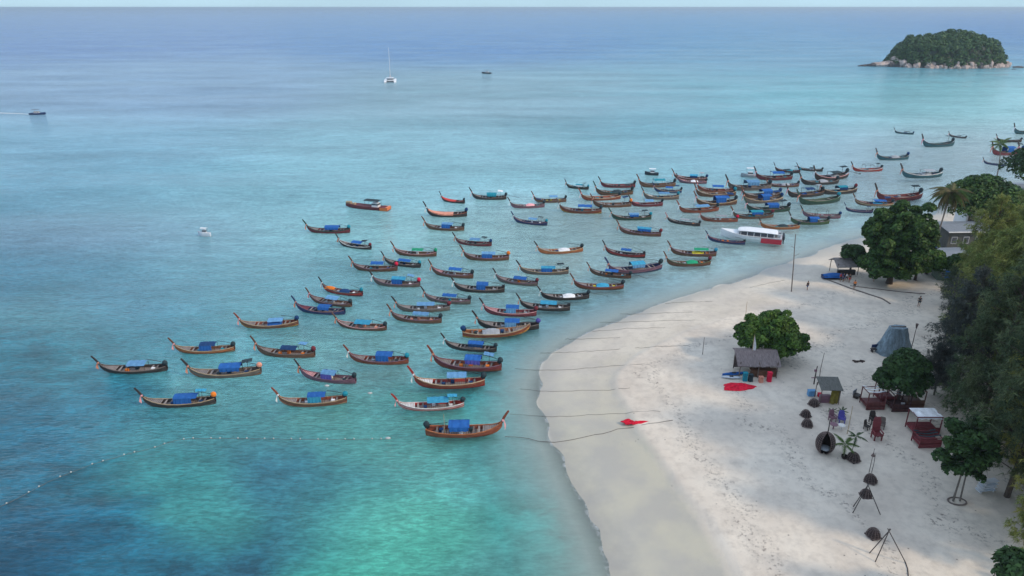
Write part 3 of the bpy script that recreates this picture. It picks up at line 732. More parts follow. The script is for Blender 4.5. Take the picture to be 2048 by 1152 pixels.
for x, w, z in [(-6.0, 1.5, 2.0), (-5.5, 1.62, 2.08), (-2, 1.66, 2.16), (1.2, 1.62, 2.16), (2.4, 1.45, 2.08), (3.0, 1.1, 1.98)]:
    top = [(x, y*w, z+.18*(1-abs(y)**2.5)) for y in np.linspace(-1, 1, 7)]; secs.append(top+[(p[0], p[1]*.98, z-.1) for p in reversed(top)])
link('cabin_roof', b.loft(secs, closed=True, caps=True).mesh('cabin_roof'), PAINT['white'], o)
link('foredeck', MB().loft([[(x, y*w, z+.1*(1-y*y)) for y in (-1, -.5, 0, .5, 1)] for x, w, z in [(2.2, 1.45, 1.35), (4.2, 1.15, 1.5), (6.0, .55, 1.7), (6.8, .1, 1.8)]]).mesh('foredeck'), PAINT['white'], o)
link('stern_panel', MB().box((-7.03, 0, .62), (.06, 2.9, 1.05)).mesh('stern_panel'), PAINT['red'], o)
for x, y in ((-6.4, -1.1), (-6.3, .9), (-5.9, -.2)): link('deck_seat', bpy.data.meshes.get('deck_seat') or MB().box((0, 0, 0), (.7, .8, .7)).mesh('deck_seat'), PAINT['grey'], o, (x, y, 1.5))
for y in (-.9, 0, .9):
    e = link('outboard_engine', MB().box((0, 0, .35), (.6, .45, .7), None, .8).box((-.05, 0, -.4), (.25, .18, .9)).mesh('outboard_engine'), PAINT['dark'], o, (-7.35, y, 1.0))
link('stern_rail', MB().tube([(-7, -1.5, 1.3), (-7, -1.5, 1.9), (-7, 1.5, 1.9), (-7, 1.5, 1.3)], .04, 5).mesh('stern_rail'), PAINT['pale'], o)
# orange ended work boat
loc, hd, k = orient((692, 413), (778, 421), 11.5)
o = thing('work_boat', 'low work boat with orange stern and dark flat awning, alone left of fleet', 'boat', loc, hd, None, k)
link('hull', MB().loft(hull_secs(11.5, 2.4, .75, .3, .8, .8), closed=True, caps=True).mesh('hull'), WOOD['maroon'], o)
b = MB()
for s in (-1, 1): b.loft([[(x, s*1.02, .05), (x, s*1.14, .8)] for x in (-5.8, -4.8, -3.8)])
b.box((-5.55, 0, .55), (.5, 2.0, .7)); link('orange_stern', b.mesh('orange_stern'), PAINT['orange'], o)
link('wheelhouse', MB().box((-2.4, 0, 1.15), (1.6, 1.5, 1.0), None, .9).mesh('wheelhouse'), PAINT['white'], o)
link('wheelhouse_window', MB().box((-2.4, 0, 1.32), (1.63, 1.46, .35)).mesh('wheelhouse_window'), GLASS, o)
link('awning', roof_me(-3.6, .3, 1.05, 2.2, .1, 'awning', 9), CLOTH['dark'], o)
for x in (-3.3, 0):
    for y in (-.95, .95): link('awning_post', ME_POST, WOOD['dark'], o, (x, y, .85))
b = MB(); b.box((4.6, 0, 1.1), (.8, .7, .6)); b.box((3.3, .2, .9), (.7, .8, .5)); b.ball((5.3, 0, 1.1), .35, 8, 5)
link('deck_gear', b.mesh('deck_gear'), WOOD['tan'], o)
# long white ferry boat near the trees
loc, hd, k = orient((1932, 360), (2008, 364), 13)
o = thing('speedboat', 'white roofed speedboat half hidden above the treetops', 'speedboat', loc, hd, None, k)
link('hull', MB().loft(hull_secs(13, 2.8, .8, .3), closed=True, caps=True).mesh('hull'), PAINT['white'], o)
link('canopy_roof', roof_me(-5.5, 3.2, 1.25, 1.6, .15, 'canopy_roof', 12), PAINT['white'], o)
for x in (-5, -2, 1, 3):
    for y in (-1.1, 1.1): link('canopy_post', ME_POST, PAINT['grey'], o, (x, y, .4))
# catamaran under bare mast
p = P(781, 164)
o = thing('catamaran', 'white sailing catamaran seen from astern under a tall bare mast', 'catamaran', (p.x, p.y, 0), R(97))
for s in (-1, 1):
    link('hull', MB().loft([[(x, y*w, z0), (x, y*w*.7, -.3), (x, -y*w*.7, -.3), (x, -y*w, z0), (x, -y*w*.8, z0+.02), (x, y*w*.8, z0+.02)] for x, w, y, z0 in [(-6.5, .8, 1, .7), (-5, .85, 1, 1.3), (0, .9, 1, 1.5), (4, .7, 1, 1.6), (6.5, .1, 1, 1.8)]], closed=True, caps=True).mesh('hull'), PAINT['white'], o, (0, s*3.3, 0))
link('bridge_deck', MB().box((-.3, 0, 1.35), (8.5, 6.0, .5)).mesh('bridge_deck'), PAINT['white'], o)
link('cabin', MB().box((.2, 0, 2.05), (5, 4.6, 1.0), None, .85).mesh('cabin'), PAINT['white'], o)
link('cabin_window', MB().box((.2, 0, 2.12), (5.0, 4.5, .45), None, .98).mesh('cabin_window'), GLASS, o)
link('cockpit_shade_slab', MB().box((-4.3, 0, .85), (.3, 4.6, .8)).mesh('cockpit_shade_slab'), PAINT['dark'], o)  # dark slab standing in for the shade below the bridge deck
link('bimini', roof_me(-4.6, -1.6, 2.6, 3.2, .2, 'bimini', 3), PAINT['white'], o)
link('mast', MB().tube([(.9, 0, 2.4), (.9, 0, 22.5)], [.16, .11], 8).mesh('mast'), PAINT['white'], o)
link('boom', MB().tube([(.9, 0, 3.9), (-4.2, 0, 4.2)], [.2, .16], 6).mesh('boom'), CLOTH['salmon'], o)
link('stay', MB().tube([(.9, 0, 22), (6.3, 0, 1.8)], .03, 4).tube([(.9, 0, 20), (0, 3.2, 1.6)], .03, 4).tube([(.9, 0, 20), (0, -3.2, 1.6)], .03, 4).mesh('stay'), PAINT['grey'], o)
# small craft
def small_boat(name, X, Y, L, hd, label, hullm, topm, roofh=1.9):
    p = P(X, Y); o = thing(name, label, 'boat', (p.x, p.y, 0), R(hd))
    link('hull', MB().loft(hull_secs(L, L*.3, .8, .3), closed=True, caps=True).mesh('hull'), hullm, o)
    link('cabin', MB().box((-.05*L, 0, 1.15), (L*.3, L*.2, .9), None, .85).mesh('cabin'), PAINT['white'], o)
    link('cabin_window', MB().box((-.05*L, 0, 1.25), (L*.305, L*.19, .35), None, .95).mesh('cabin_window'), GLASS, o)
    link('canopy_roof', roof_me(-.3*L, .2*L, L*.14, roofh, .08, 'canopy_roof', int(X)), topm, o)
    for x in (-.27*L, .17*L):
        for y in (-.12*L, .12*L): link('canopy_post', ME_POST, PAINT['grey'], o, (x, y, roofh-1.33))
    return o
small_boat('motor_boat', 973, 147, 8, 160, 'small motor boat with dark roof far out right of the catamaran', PAINT['dark'], PAINT['dark'], 2.6)
mb = small_boat('motor_boat', 76, 229, 7.5, 3, 'dark motor boat heading out at the far left with a thin wake', PAINT['navy'], PAINT['dark'], 2.4)
small_boat('motor_boat', 409, 472, 2.9, 175, 'tiny white boat alone left of the fleet in open water', PAINT['pale'], PAINT['white'], 1.9)
small_boat('motor_boat', 1303, 350, 4.2, 170, 'tiny white boat beyond the dense group of long tail boats', PAINT['dark'], PAINT['white'], 2.0)
small_boat('motor_boat', 1498, 354, 5.0, 170, 'small white topped boat beyond the grey pale canopied boat', PAINT['grey'], PAINT['white'], 2.8)
# swim line: rope with floats
def line_pts(pix, n, z=.03, onground=False):
    pts = [G(a, c) if onground else P(a, c) for a, c in pix]; out_ = []
    d = [0]
    for i in range(1, len(pts)): d.append(d[-1]+(pts[i]-pts[i-1]).length)
    for i in range(n):
        t_ = d[-1]*i/(n-1); out_.append(Vector([np.interp(t_, d, [p[k] for p in pts]) for k in range(2)]+[0]))
    for p in out_: p.z = (max(0, gz(p.x, p.y)) if onground else 0)+z
    return out_
ROPE = matte('rope', (.15, .145, .14), .3, 5, .9, 0); FLOAT = matte('float_white', (.45, .47, .46), .1, 3, .5, 0)
pts = line_pts([(-60, 1040), (30, 1000), (100, 962), (180, 930), (255, 908), (310, 895), (345, 882), (380, 877), (480, 877), (640, 879), (780, 878)], 44)
o = thing('swim_line', 'rope of small white floats curving across the water at lower left', 'buoy line', tuple(pts[0]))
b = MB(); b.tube([p-pts[0]-Vector((0, 0, .04)) for p in pts], .035, 4); link('rope', b.mesh('rope'), ROPE, o)
mf = MB().ball((0, 0, .05), (.095, .095, .09), 8, 5).mesh('float')
for i, p in enumerate(pts):
    if i % 3 != 1: link('float', mf, FLOAT, o, tuple(p-pts[0]))
p = P(672, 790); 
for X, Y, l in [(654, 772, 'pale mooring float below the mauve grey boat'), (740, 787, 'pale floating scrap right of the red brown teal stern boat'), (776, 877, 'white float cluster at the right end of the float rope')]:
    p = P(X, Y); o = link('mooring_float', MB().ball((0, 0, .05), (.35, .2, .15), 8, 5).mesh('mooring_float'), FLOAT, None, tuple(p)); tag(o, l, 'float')
# mooring ropes lying over the wet sand
MR = [([(1010, 873), (1040, 875), (1075, 882), (1105, 885), (1150, 880), (1200, 868), (1240, 858), (1290, 850), (1345, 840)], 'longest dark rope from the orange brown boat over the sand to the small red heap'),
      ([(1020, 828), (1095, 833), (1160, 831), (1240, 828), (1320, 822)], 'dark mooring rope just above the small red heap'),
      ([(1040, 778), (1100, 783), (1180, 781), (1260, 777)], 'thin mooring rope on wet sand second above the small red heap'),
      ([(1030, 738), (1090, 741), (1160, 738), (1240, 731), (1300, 729)], 'mooring rope right of the dark red boat across pale sand'),
      ([(1080, 706), (1150, 704), (1225, 700), (1240, 699)], 'short mooring rope ending on pale sand with a knot'),
      ([(1270, 696), (1330, 693), (1360, 692), (1385, 690)], 'dark line on sand left of the thin stick'),
      ([(1130, 678), (1175, 678), (1240, 675)], 'mooring rope close to the orange cargo boat on wet sand'),
      ([(1185, 663), (1255, 657), (1330, 655)], 'mooring rope running to a scrap of driftwood'),
      ([(1200, 645), (1290, 643), (1390, 640)], 'thin mooring rope at the beach bend'),
      ([(1330, 607), (1380, 604), (1425, 603)], 'dark rope at the edge of the shallow pool'),
      ([(1240, 628), (1310, 627), (1385, 624)], 'mooring rope above the driftwood scrap'),
      ([(1500, 575), (1540, 566), (1570, 560)], 'rope lying near the foot of the tall bare pole')]
for pix, l in MR:
    pts = line_pts(pix, 22, .02, True); rr = random.Random(len(l))
    pts = [p+Vector((0, rr.uniform(-.12, .12), 0)) for p in pts]
    o = link('mooring_rope', MB().tube([p-pts[0] for p in pts], .042 if 'longest' in l else .024, 4).mesh('mooring_rope'), ROPE, None, tuple(pts[0])); tag(o, l, 'rope', 'ropes running up the beach')
# curved drift fence line far
pts = line_pts([(1655, 560), (1700, 577), (1740, 590), (1765, 598), (1780, 608)], 24, .05, True)
tag(link('drift_log', MB().tube([p-pts[0] for p in pts], .13, 6).mesh('drift_log'), WOOD['weather'], None, tuple(pts[0])), 'long curved dark line of driftwood on the far pale sand', 'driftwood')
pts = line_pts([(1700, 572), (1750, 578), (1800, 584), (1850, 588)], 14, .04, True)
tag(link('drift_log', MB().tube([p-pts[0] for p in pts], .09, 6).mesh('drift_log'), WOOD['weather'], None, tuple(pts[0])), 'thin straight driftwood line in the shade under the big tree', 'driftwood')

# ---------------- red heaps on the sand ----------------
def cloth_heap(pix, label, mat, h, name='fabric_heap'):
    ps = [G(*q) for q in pix]; c = sum(ps, Vector())/len(ps); r_ = random.Random(3); b = MB()
    ring = []; n = len(ps); rows = [ps]
    secs = []
    for k_, (sc_, hh) in enumerate([(1, .015), (.9, h*.7), (.7, h), (.45, h*.75), (.2, h*1.05)]):
        row = []
        for i in range(n*3):
            a = ps[i//3]; d_ = ps[(i//3+1) % n]; q = a.lerp(d_, (i % 3)/3)-c
            row.append((q.x*sc_+r_.uniform(-.12, .12), q.y*sc_+r_.uniform(-.1, .1), hh+r_.uniform(-.03, .05)*(k_ > 0)))
        secs.append(row)
    b.loft(secs, closed=True); b.f.append(tuple(range(len(b.v)-n*3, len(b.v))))
    return tag(link(name, b.mesh(name), mat, None, (c.x, c.y, gz(c.x, c.y))), label, 'fabric')
REDM = matte('red_net', (.60, .015, .04), .35, 3, .85, .6, .1)
cloth_heap([(1448, 781), (1450, 775), (1447, 770), (1460, 766), (1480, 766), (1500, 769), (1515, 773), (1505, 778), (1480, 783)], 'larger red fabric spread on sand before the thatched hut', REDM, .16)
cloth_heap([(1241, 848), (1255, 842), (1268, 845), (1285, 842), (1300, 842), (1288, 848), (1265, 852), (1250, 853)], 'smaller red fabric heap beside a rope near the water', REDM, .14)

# ---------------- huts and furniture ----------------
THATCH = matte('thatch', (.24, .20, .20), .35, 2, .95, .8, .05, streak=(6, 1, 1))
THATCH2 = matte('thatch_grey', (.13, .13, .12), .3, 2, .95, .8, .05, streak=(6, 1, 1))
WICK = matte('wicker', (.15, .11, .10), .4, 6, .85, .5, .2)
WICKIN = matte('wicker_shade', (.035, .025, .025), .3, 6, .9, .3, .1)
METAL = matte('roof_metal', (.20, .22, .25), .25, 1.2, .45, .1, .5, streak=(1, 8, 1))
def put(name, label, cat, X, Y, rz=0, group=None, s=1.0): return thing(name, label, cat, tuple(G(X, Y)), R(rz), group, s)
# thatched bar hut under the round tree: 5 m wide
o = put('thatched_hut', 'open beach hut with sloping pale thatch roof before the round tree', 'hut', 1508, 745, -2)
b = MB(); r_ = random.Random(2); NY = 9
secs = []
for i in range(13):
    x = -2.9+5.8*i/12
    secs.append([(x+(r_.random()-.5)*.1, -1.9, 1.95+r_.uniform(-.14, .06)), (x, -.9, 2.5+r_.uniform(-.04, .04)), (x, .6, 3.25), (x, 1.5, 3.0), (x, 1.55, 2.9), (x, .6, 3.1), (x, -.9, 2.36), (x, -1.85, 1.9+r_.uniform(-.1, .04))])
b.loft(secs, closed=True, caps=True); link('thatch_roof', b.mesh('thatch_roof'), THATCH, o)
for x in (-2.5, 0, 2.5):
    for y in (-1.6, 1.3): link('post', MB().tube([(0, 0, 0), (0, 0, 2.5)], .07, 6).mesh('post') if (x, y) == (-2.5, -1.6) else bpy.data.meshes['post'], WOOD['weather'], o, (x, y, -.05))
link('bar_counter', MB().box((.9, -1.0, .5), (3.3, .6, 1.0)).box((.9, -1.0, 1.04), (3.6, .85, .08)).mesh('bar_counter'), WOOD['brown'], o)
link('back_screen', MB().box((0, 1.35, 1.2), (5.0, .06, 2.2)).mesh('back_screen'), WICK, o)
for k_, (x, c_) in enumerate([(-2.0, 'teal'), (-1.3, 'dark'), (1.15, 'crimson'), (0, 'salmon')]):
    hh = [1.2, 1.0, 1.4, .8][k_]; 
    tag(link('storage_bin', MB().box((0, 0, hh/2), (.55, .5, hh), None, .92).box((0, 0, hh+.04), (.6, .55, .08)).mesh('storage_bin'), CLOTH[c_], None, tuple(o.location+Vector((x, -2.3-.15*k_, 0)))), ['teal storage bin at left end of the thatched hut', 'dark bin beside the teal one at the thatched hut', 'red upright cooler at the front of the thatched hut', 'low salmon crate between bins at the thatched hut'][k_], 'bin')
g_ = G(1468, 750); o = thing('kayak', 'blue kayak lying left of the thatched hut', 'kayak', tuple(g_), R(8))
link('hull', MB().loft([[(x, 0, .02), (x, w, .22), (x, w*.6, .36), (x, 0, .38 if abs(x) > .5 else .25), (x, -w*.6, .36), (x, -w, .22)] for x, w in [(-1.7, .03), (-1.2, .22), (-.4, .36), (.4, .36), (1.2, .22), (1.7, .03)]], closed=True, caps=True).mesh('hull'), CLOTH['blue'], o)
link('seat', MB().box((0, 0, .34), (.5, .4, .12)).mesh('seat'), PAINT['dark'], o)
g_ = G(1462, 757); o = thing('kayak', 'pale kayak on the sand in front of the blue one', 'kayak', tuple(g_), R(-6))
link('hull', MB().loft([[(x, 0, .02), (x, w, .22), (x, w*.6, .34), (x, 0, .36), (x, -w*.6, .34), (x, -w, .22)] for x, w in [(-1.3, .03), (-.9, .2), (0, .33), (.9, .2), (1.3, .03)]], closed=True, caps=True).mesh('hull'), PAINT['pale'], o)
link('seat', bpy.data.meshes['seat'], PAINT['dark'], o)
# white flag on a pole in front of the hut
g_ = G(1499, 742); hp = height_at(g_.y, 670)-g_.z
o = thing('flag', 'white feather flag on a pole before the thatched roof', 'flag', tuple(g_))
link('pole', MB().tube([(0, 0, 0), (0, 0, hp)], .035, 6).mesh('pole'), WOOD['tan'], o)
link('banner', MB().loft([[(.03, .02, z), (.03+w*.5, .05, z), (.03+w, -.02, z-.1)] for z, w in [(hp*.55, .35), (hp*.68, .42), (hp*.8, .3), (hp*.97, .05)]]).mesh('banner'), CLOTH['white'], o)
# small stall hut
o = put('beach_stall', 'small stall with flat grey roof and olive drapes', 'stall', 1652, 800, -3)
link('roof', MB().loft([[(x, -1.3, 2.15+r_.uniform(-.05, .05)), (x, .9, 2.9), (x, 1.0, 2.82), (x, -1.25, 2.07)] for x in np.linspace(-1.35, 1.35, 7)], closed=True, caps=True).mesh('roof'), THATCH2, o)
for x in (-1.15, 1.15):
    for y in (-1.0, .8): link('post', MB().tube([(0, 0, 0), (0, 0, 2.2)], .05, 6).mesh('stall_post') if (x, y) == (-1.15, -1.0) else bpy.data.meshes['stall_post'], WOOD['weather'], o, (x, y, -.05))
OLIVE = matte('olive_cloth', (.16, .13, .03), .3, 2, .85, .4, .1)
link('drape', MB().loft([[(x, -1.05+.06*math.sin(x*9), 2.0), (x, -1.1+.1*math.sin(x*9+1), .1)] for x in np.linspace(0, .95, 10)]).mesh('drape'), OLIVE, o)
link('drape', MB().loft([[(1.12, y, 2.0), (1.16+.08*math.sin(y*9), y, .1)] for y in np.linspace(-1.0, .2, 8)]).mesh('drape'), OLIVE, o)
link('counter', MB().box((-.4, -.5, .5), (1.3, .5, 1.0)).mesh('counter'), WOOD['mauve'], o)
tag(link('ice_box', MB().box((0, 0, .35), (.9, .55, .7)).box((0, 0, .74), (.96, .6, .1)).mesh('ice_box'), CLOTH['lblue'], None, tuple(G(1622, 791))), 'pale blue ice box left of the olive draped stall', 'ice box')
for X, Y, c_, l in [(1639, 793, 'crimson', 'red stool at the left corner of the olive draped stall'), (1650, 802, 'dark', 'dark planter in front of the olive draped stall')]:
    tag(link('stool', MB().box((0, 0, .45), (.5, .45, .08)).box((-.2, 0, .2), (.06, .4, .42)).box((.2, 0, .2), (.06, .4, .42)).mesh('stool'), CLOTH[c_], None, tuple(G(X, Y))), l, 'stool')
def pole(X, Y, Yt, r, label, mat=None, name='pole', dx=0, extra=None):
    g = G(X, Y); h = height_at(g.y, Yt)-g.z; m = [Vector((0, 0, -.2))]
    r_ = random.Random(X)
    for u in (.25, .5, .75, 1): m.append(Vector((dx*u+r_.uniform(-.06, .06)*h*.15, r_.uniform(-.04, .04), h*u)))
    o = thing(name, label, 'pole', tuple(g)); link('shaft', MB().tube(m, [r, r*.95, r*.85, r*.75, r*.6], 6).mesh('shaft'), mat or WOOD['weather'], o); return o, g, h
o, g, h = pole(1583, 583, 468, .10, 'tall crooked bare pole standing on the shore below the speedboat', dx=-.8)
for k_, (z, a) in enumerate([(.62, .8), (.75, -.7)]): link('twig', MB().tube([(-.8*z, 0, h*z), (-.8*z+a, 0, h*z+.5)], .03, 4).mesh('twig'), WOOD['weather'], o)
pole(1405, 709, 674, .05, 'thin stick standing left of the round tree'); pole(1489, 645, 603, .04, 'thin pale stick behind the round tree', WOOD['tan'])
o, g, h = pole(1635, 770, 705, .05, 'tall pole with small red pennant behind the olive draped stall', dx=.1)
link('pennant', MB().loft([[(.1, 0, h), (.1, 0, h-.5)], [(.2, .1, h-.15), (.18, .1, h-.7)]]).mesh('pennant'), CLOTH['red'], o)
o, g, h = pole(1628, 768, 732, .09, 'short dark carved post left of the red pennant pole', WOOD['dark'])
link('cross_board', MB().box((0, 0, h*.35), (1.0, .08, .1)).box((-.1, 0, h*.75), (.3, .2, .3)).mesh('cross_board'), WOOD['mauve'], o)
o, g, h = pole(1821, 705, 652, .06, 'bamboo torch pole right of the covered mound', WOOD['dark'])
link('torch_head', MB().tube([(0, 0, h-.3), (0, 0, h+.35)], [.1, .2], 8).mesh('torch_head'), WICK, o)
pole(1655, 868, 838, .07, 'short pole rising behind the big wicker pod', WOOD['dark'])
o, g, h = pole(1694, 868, 812, .05, 'pale pole beside the seat cluster', WOOD['tan'])
# tarpaulin covered mound
o = put('covered_mound', 'tall grey blue tarpaulin covered mound on the far sand', 'tarpaulin', 1786, 704, 4)
g_ = o.location; h = height_at(g_.y, 650)-g_.z
TARP = matte('tarp_grey', (.15, .20, .235), .4, 1.6, .7, .6, .2, streak=(2, 1, .5))
secs = []; r_ = random.Random(11)
for u in np.linspace(0, 1, 9):
    row = []
    for k_ in range(26):
        a = 2*math.pi*k_/26; hw = (1.45*(1-u)**1.1+1.25)*(1+.05*math.sin(a*9)+r_.uniform(-.03, .03))
        e = abs(math.cos(a))**4+abs(math.sin(a))**4; row.append((hw*math.cos(a)/e**.25*.92, hw*.6*math.sin(a)/e**.25, h*u*.93+(.05*math.sin(a*5) if u else -.1)))
    secs.append(row)
b = MB().loft(secs, closed=True, caps=True); link('tarpaulin', b.mesh('tarpaulin'), TARP, o)
link('ridge_pole', MB().tube([(-1.1, 0, h*.94), (1.1, 0, h*.94)], .08, 5).mesh('ridge_pole'), WOOD['weather'], o)
o = put('wooden_bench', 'low dark bench at the left foot of the covered mound', 'bench', 1752, 703, 10)
link('seat', MB().box((0, 0, .45), (1.7, .6, .08)).mesh('bench_seat'), WOOD['dark'], o)
for x in (-.7, .7): link('leg', MB().box((0, 0, .22), (.08, .5, .44)).mesh('bench_leg') if x < 0 else bpy.data.meshes['bench_leg'], WOOD['dark'], o, (x, 0, 0))
link('backrest', MB().box((.1, .28, .8), (1.5, .06, .5)).mesh('backrest'), WOOD['navy'], o)
# heap of weed
b = MB(); r_ = random.Random(4)
for k_ in range(14): b.ball((r_.uniform(-.7, .7), r_.uniform(-.3, .3), .06), (r_.uniform(.12, .28), r_.uniform(.1, .2), .09), 6, 4, .5, r_)
tag(link('weed_heap', b.mesh('weed_heap'), matte('weed', (.05, .03, .025), .3, 3), None, tuple(G(1718, 723))), 'small dark heap of dry weed left of the dark bushy tree', 'weed heap')
# woven dome lamps
def dome_me():
    b = MB(); n = 12; 
    for k_ in range(n):
        a = 2*math.pi*k_/n; b.tube([(.62*math.cos(a)*math.cos(t_), .62*math.sin(a)*math.cos(t_), .08+.82*math.sin(t_)) for t_ in np.linspace(0, 1.45, 7)], .028, 4)
    for t_ in (.0, .22, .44, .66, .88, 1.1, 1.3):
        b.tube([(.63*math.cos(a)*math.cos(t_), .63*math.sin(a)*math.cos(t_), .08+.83*math.sin(t_)) for a in np.linspace(0, 2*math.pi, 17)], .022 if t_ else .06, 4, False)
    return b.mesh('woven_ribs')
ME_DOME = dome_me(); ME_DOMEIN = MB().loft([[(.56*math.cos(a)*math.cos(t_), .56*math.sin(a)*math.cos(t_), .06+.76*math.sin(t_)) for a in np.linspace(0, 2*math.pi, 13)[:-1]] for t_ in np.linspace(0, 1.5, 6)], closed=True).mesh('inner_shell')
ME_FEET = MB().box((0, 0, .04), (1.1, 1.1, .07)).mesh('base')
def dome(X, Y, label, s=1.0, tilt=0):
    o = put('dome_lamp', label, 'lamp', X, Y, random.uniform(0, 90), 'woven dome lamps on the sand', s); o.rotation_euler[0] = R(tilt)
    link('woven_ribs', ME_DOME, WICK, o); link('inner_shell', ME_DOMEIN, WICKIN, o); link('base', ME_FEET, WICKIN, o); return o
dome(1627, 810, 'woven dome lamp nearest below the pale blue ice box'); dome(1611, 832, 'woven dome lamp farther left, upper of the close pair', .97)
dome(1614, 851, 'woven dome lamp just above the big wicker pod, lower of the close pair'); dome(1706, 920, 'woven dome lamp beside the potted palms', 1.1)
dome(1741, 963, 'woven dome basket at the foot of the two thin stakes', 1.0, -8); dome(1746, 1072, 'reddish brown dome lamp lowest on the beach', 1.0)
for X, Y, Yt, l in [(1738, 945, 897, 'left thin stake behind the lone dome basket'), (1743, 945, 906, 'right thin stake behind the lone dome basket')]: pole(X, Y, Yt, .035, l, WOOD['dark'], 'stake')
o = link('cone_lantern', MB().tube([(0, 0, -.35), (0, 0, .1)], [.22, .03], 8).mesh('cone_lantern'), WICK, None, (G(1738, 945).x, G(1738, 945).y-.06, height_at(G(1738, 945).y, 906))); tag(o, 'small dark cone lantern hanging on the left thin stake', 'lantern')
# tripods of long poles with a hanging dome lantern
def tripod(ax, ay, feet, label, l2, lant=True):
    fs = [G(*f_) for f_ in feet]; c = sum(fs, Vector())/3; c.y += .6
    h = height_at(c.y, ay); apex = Vector(((ax-1024)/F*((CAM_H-h)*sp+c.y*cp), c.y, h))
    o = thing('pole_tripod', label, 'tripod', (c.x, c.y, gz(c.x, c.y)))
    for f_ in fs:
        v = f_-o.location; v.z -= .1; a = apex-o.location; e = a+(a-v).normalized()*.25
        link('pole', MB().tube([v, e], .045, 5).mesh('tripod_pole'), WOOD['dark'], o)
    link('lashing', MB().ball(tuple(apex-o.location), .1, 7, 4).mesh('lashing'), ROPE, o)
    if lant:
        q = apex-Vector((0, 0, 1.35)); d_ = thing('dome_lamp', l2, 'lamp', tuple(q), 0, 'woven dome lamps on the sand', .9)
        link('woven_ribs', ME_DOME, WICK, d_); link('inner_shell', ME_DOMEIN, WICKIN, d_); link('base', ME_FEET, WICKIN, d_)
        link('hanging_cord', MB().tube([(0, 0, .88), (0, 0, 1.5)], .02, 4).mesh('hanging_cord'), ROPE, d_)
tripod(1736, 970, [(1705, 1026), (1706, 1013), (1762, 1030)], 'tripod of three long dark poles above the lowest lamp', 'woven dome lamp hanging from the middle tripod')
tripod(1778, 1062, [(1738, 1106), (1750, 1124), (1814, 1128)], 'tripod of long dark poles right of the lowest dome lamp', '', False)
p1 = [G(1810, 1124), G(1815, 1138), G(1817, 1160)]; b = MB().tube([p-p1[0]+Vector((0, 0, .04)) for p in p1], .05, 5)
tag(link('fallen_pole', b.mesh('fallen_pole'), WOOD['dark'], None, tuple(p1[0])), 'dark bent pole lying on the sand at the bottom edge', 'pole')
# big wicker pod
o = put('wicker_pod', 'big dark wicker pod chair standing on its side left of the potted palms', 'pod chair', 1647, 906, 20)
b = MB(); n = 22
def pod(t_, a, k=1.0): return (1.05*k*math.cos(t_)*math.cos(a), 1.0*k*math.cos(t_)*math.sin(a), 1.35+1.35*k*math.sin(t_))
for k_ in range(n):
    a = 2*math.pi*k_/n
    if 3.6 < a < 4.5: continue
    b.tube([pod(t_, a) for t_ in np.linspace(-1.4, 1.45, 12)], .035, 4)
for t_ in np.linspace(-1.3, 1.35, 15): b.tube([pod(t_, a) for a in np.linspace(-1.75, 3.55, 20)], .03, 4, False)
link('woven_shell', b.mesh('woven_shell'), WICK, o)
link('inner_shell', MB().loft([[pod(t_, a, .95) for a in np.linspace(-1.75, 3.55, 20)] for t_ in np.linspace(-1.5, 1.5, 9)]).mesh('inner_shell'), WICKIN, o)
link('cushion', MB().ball((0, -.1, .75), (.6, .6, .22), 12, 6).mesh('cushion'), CLOTH['grey'], o)
# seats, tables, planters near the pod
CH = dict()
def chair(X, Y, rz, label, mat, s=1.0, name='wooden_armchair', tall=1.2):
    o = put(name, label, 'chair', X, Y, rz, 'wooden chairs set out on the sand', s)
    key = tall
    if key not in CH:
        CH[key] = dict(seat=MB().box((0, 0, .45), (.62, .6, .1)).mesh('seat'), back=MB().loft([[(x, .28, .45), (x, .36, tall*.8), (x*.7, .4, tall), (x*.7, .34, tall), (x, .3, tall*.8), (x, .22, .45)] for x in (-.3, -.15, 0, .15, .3)], closed=True, caps=True).mesh('backrest'),
                       leg=MB().box((0, 0, .22), (.08, .08, .45)).mesh('leg'), arm=MB().box((0, 0, .68), (.09, .6, .06)).box((0, -.25, .56), (.07, .07, .25)).mesh('armrest'))
    c_ = CH[key]; link('seat', c_['seat'], mat, o); link('backrest', c_['back'], mat, o)
    for x in (-.26, .26):
        link('armrest', c_['arm'], mat, o, (x*1.15, 0, 0))
        for y in (-.25, .25): link('leg', c_['leg'], mat, o, (x, y, 0))
    return o
chair(1664, 842, 10, 'mauve cushioned armchair, left of the pair behind the potted palms', WOOD['mauve'], 1.15); chair(1682, 844, -10, 'purple cushioned armchair, right of the pair behind the potted palms', CLOTH['purple'], 1.15)
chair(1745, 846, 0, 'dark round backed wooden chair at the back of the carved seat group', WOOD['dark'], 1.2); chair(1733, 858, 35, 'dark small chair at the left of the carved seat group', WOOD['dark'], .95)
chair(1762, 856, -30, 'weathered chair at the right of the carved seat group', WOOD['weather'], 1.1); chair(1752, 878, 0, 'tall red brown carved armchair in front of the seat group', WOOD['maroon'], 1.55, tall=1.7)
def table(X, Y, label, mat, w=.8):
    o = put('side_table', label, 'table', X, Y, 0); link('table_top', MB().tube([(0, 0, .62), (0, 0, .7)], w/2, 12).mesh('table_top'), mat, o); link('leg', MB().tube([(0, 0, 0), (0, 0, .62)], .07, 6).mesh('table_leg'), mat, o)
table(1666, 858, 'small mauve round table before the cushioned armchairs', WOOD['mauve'], .9); table(1682, 860, 'small pale round table before the purple armchair', WOOD['white'], .8)
DAYB = {}
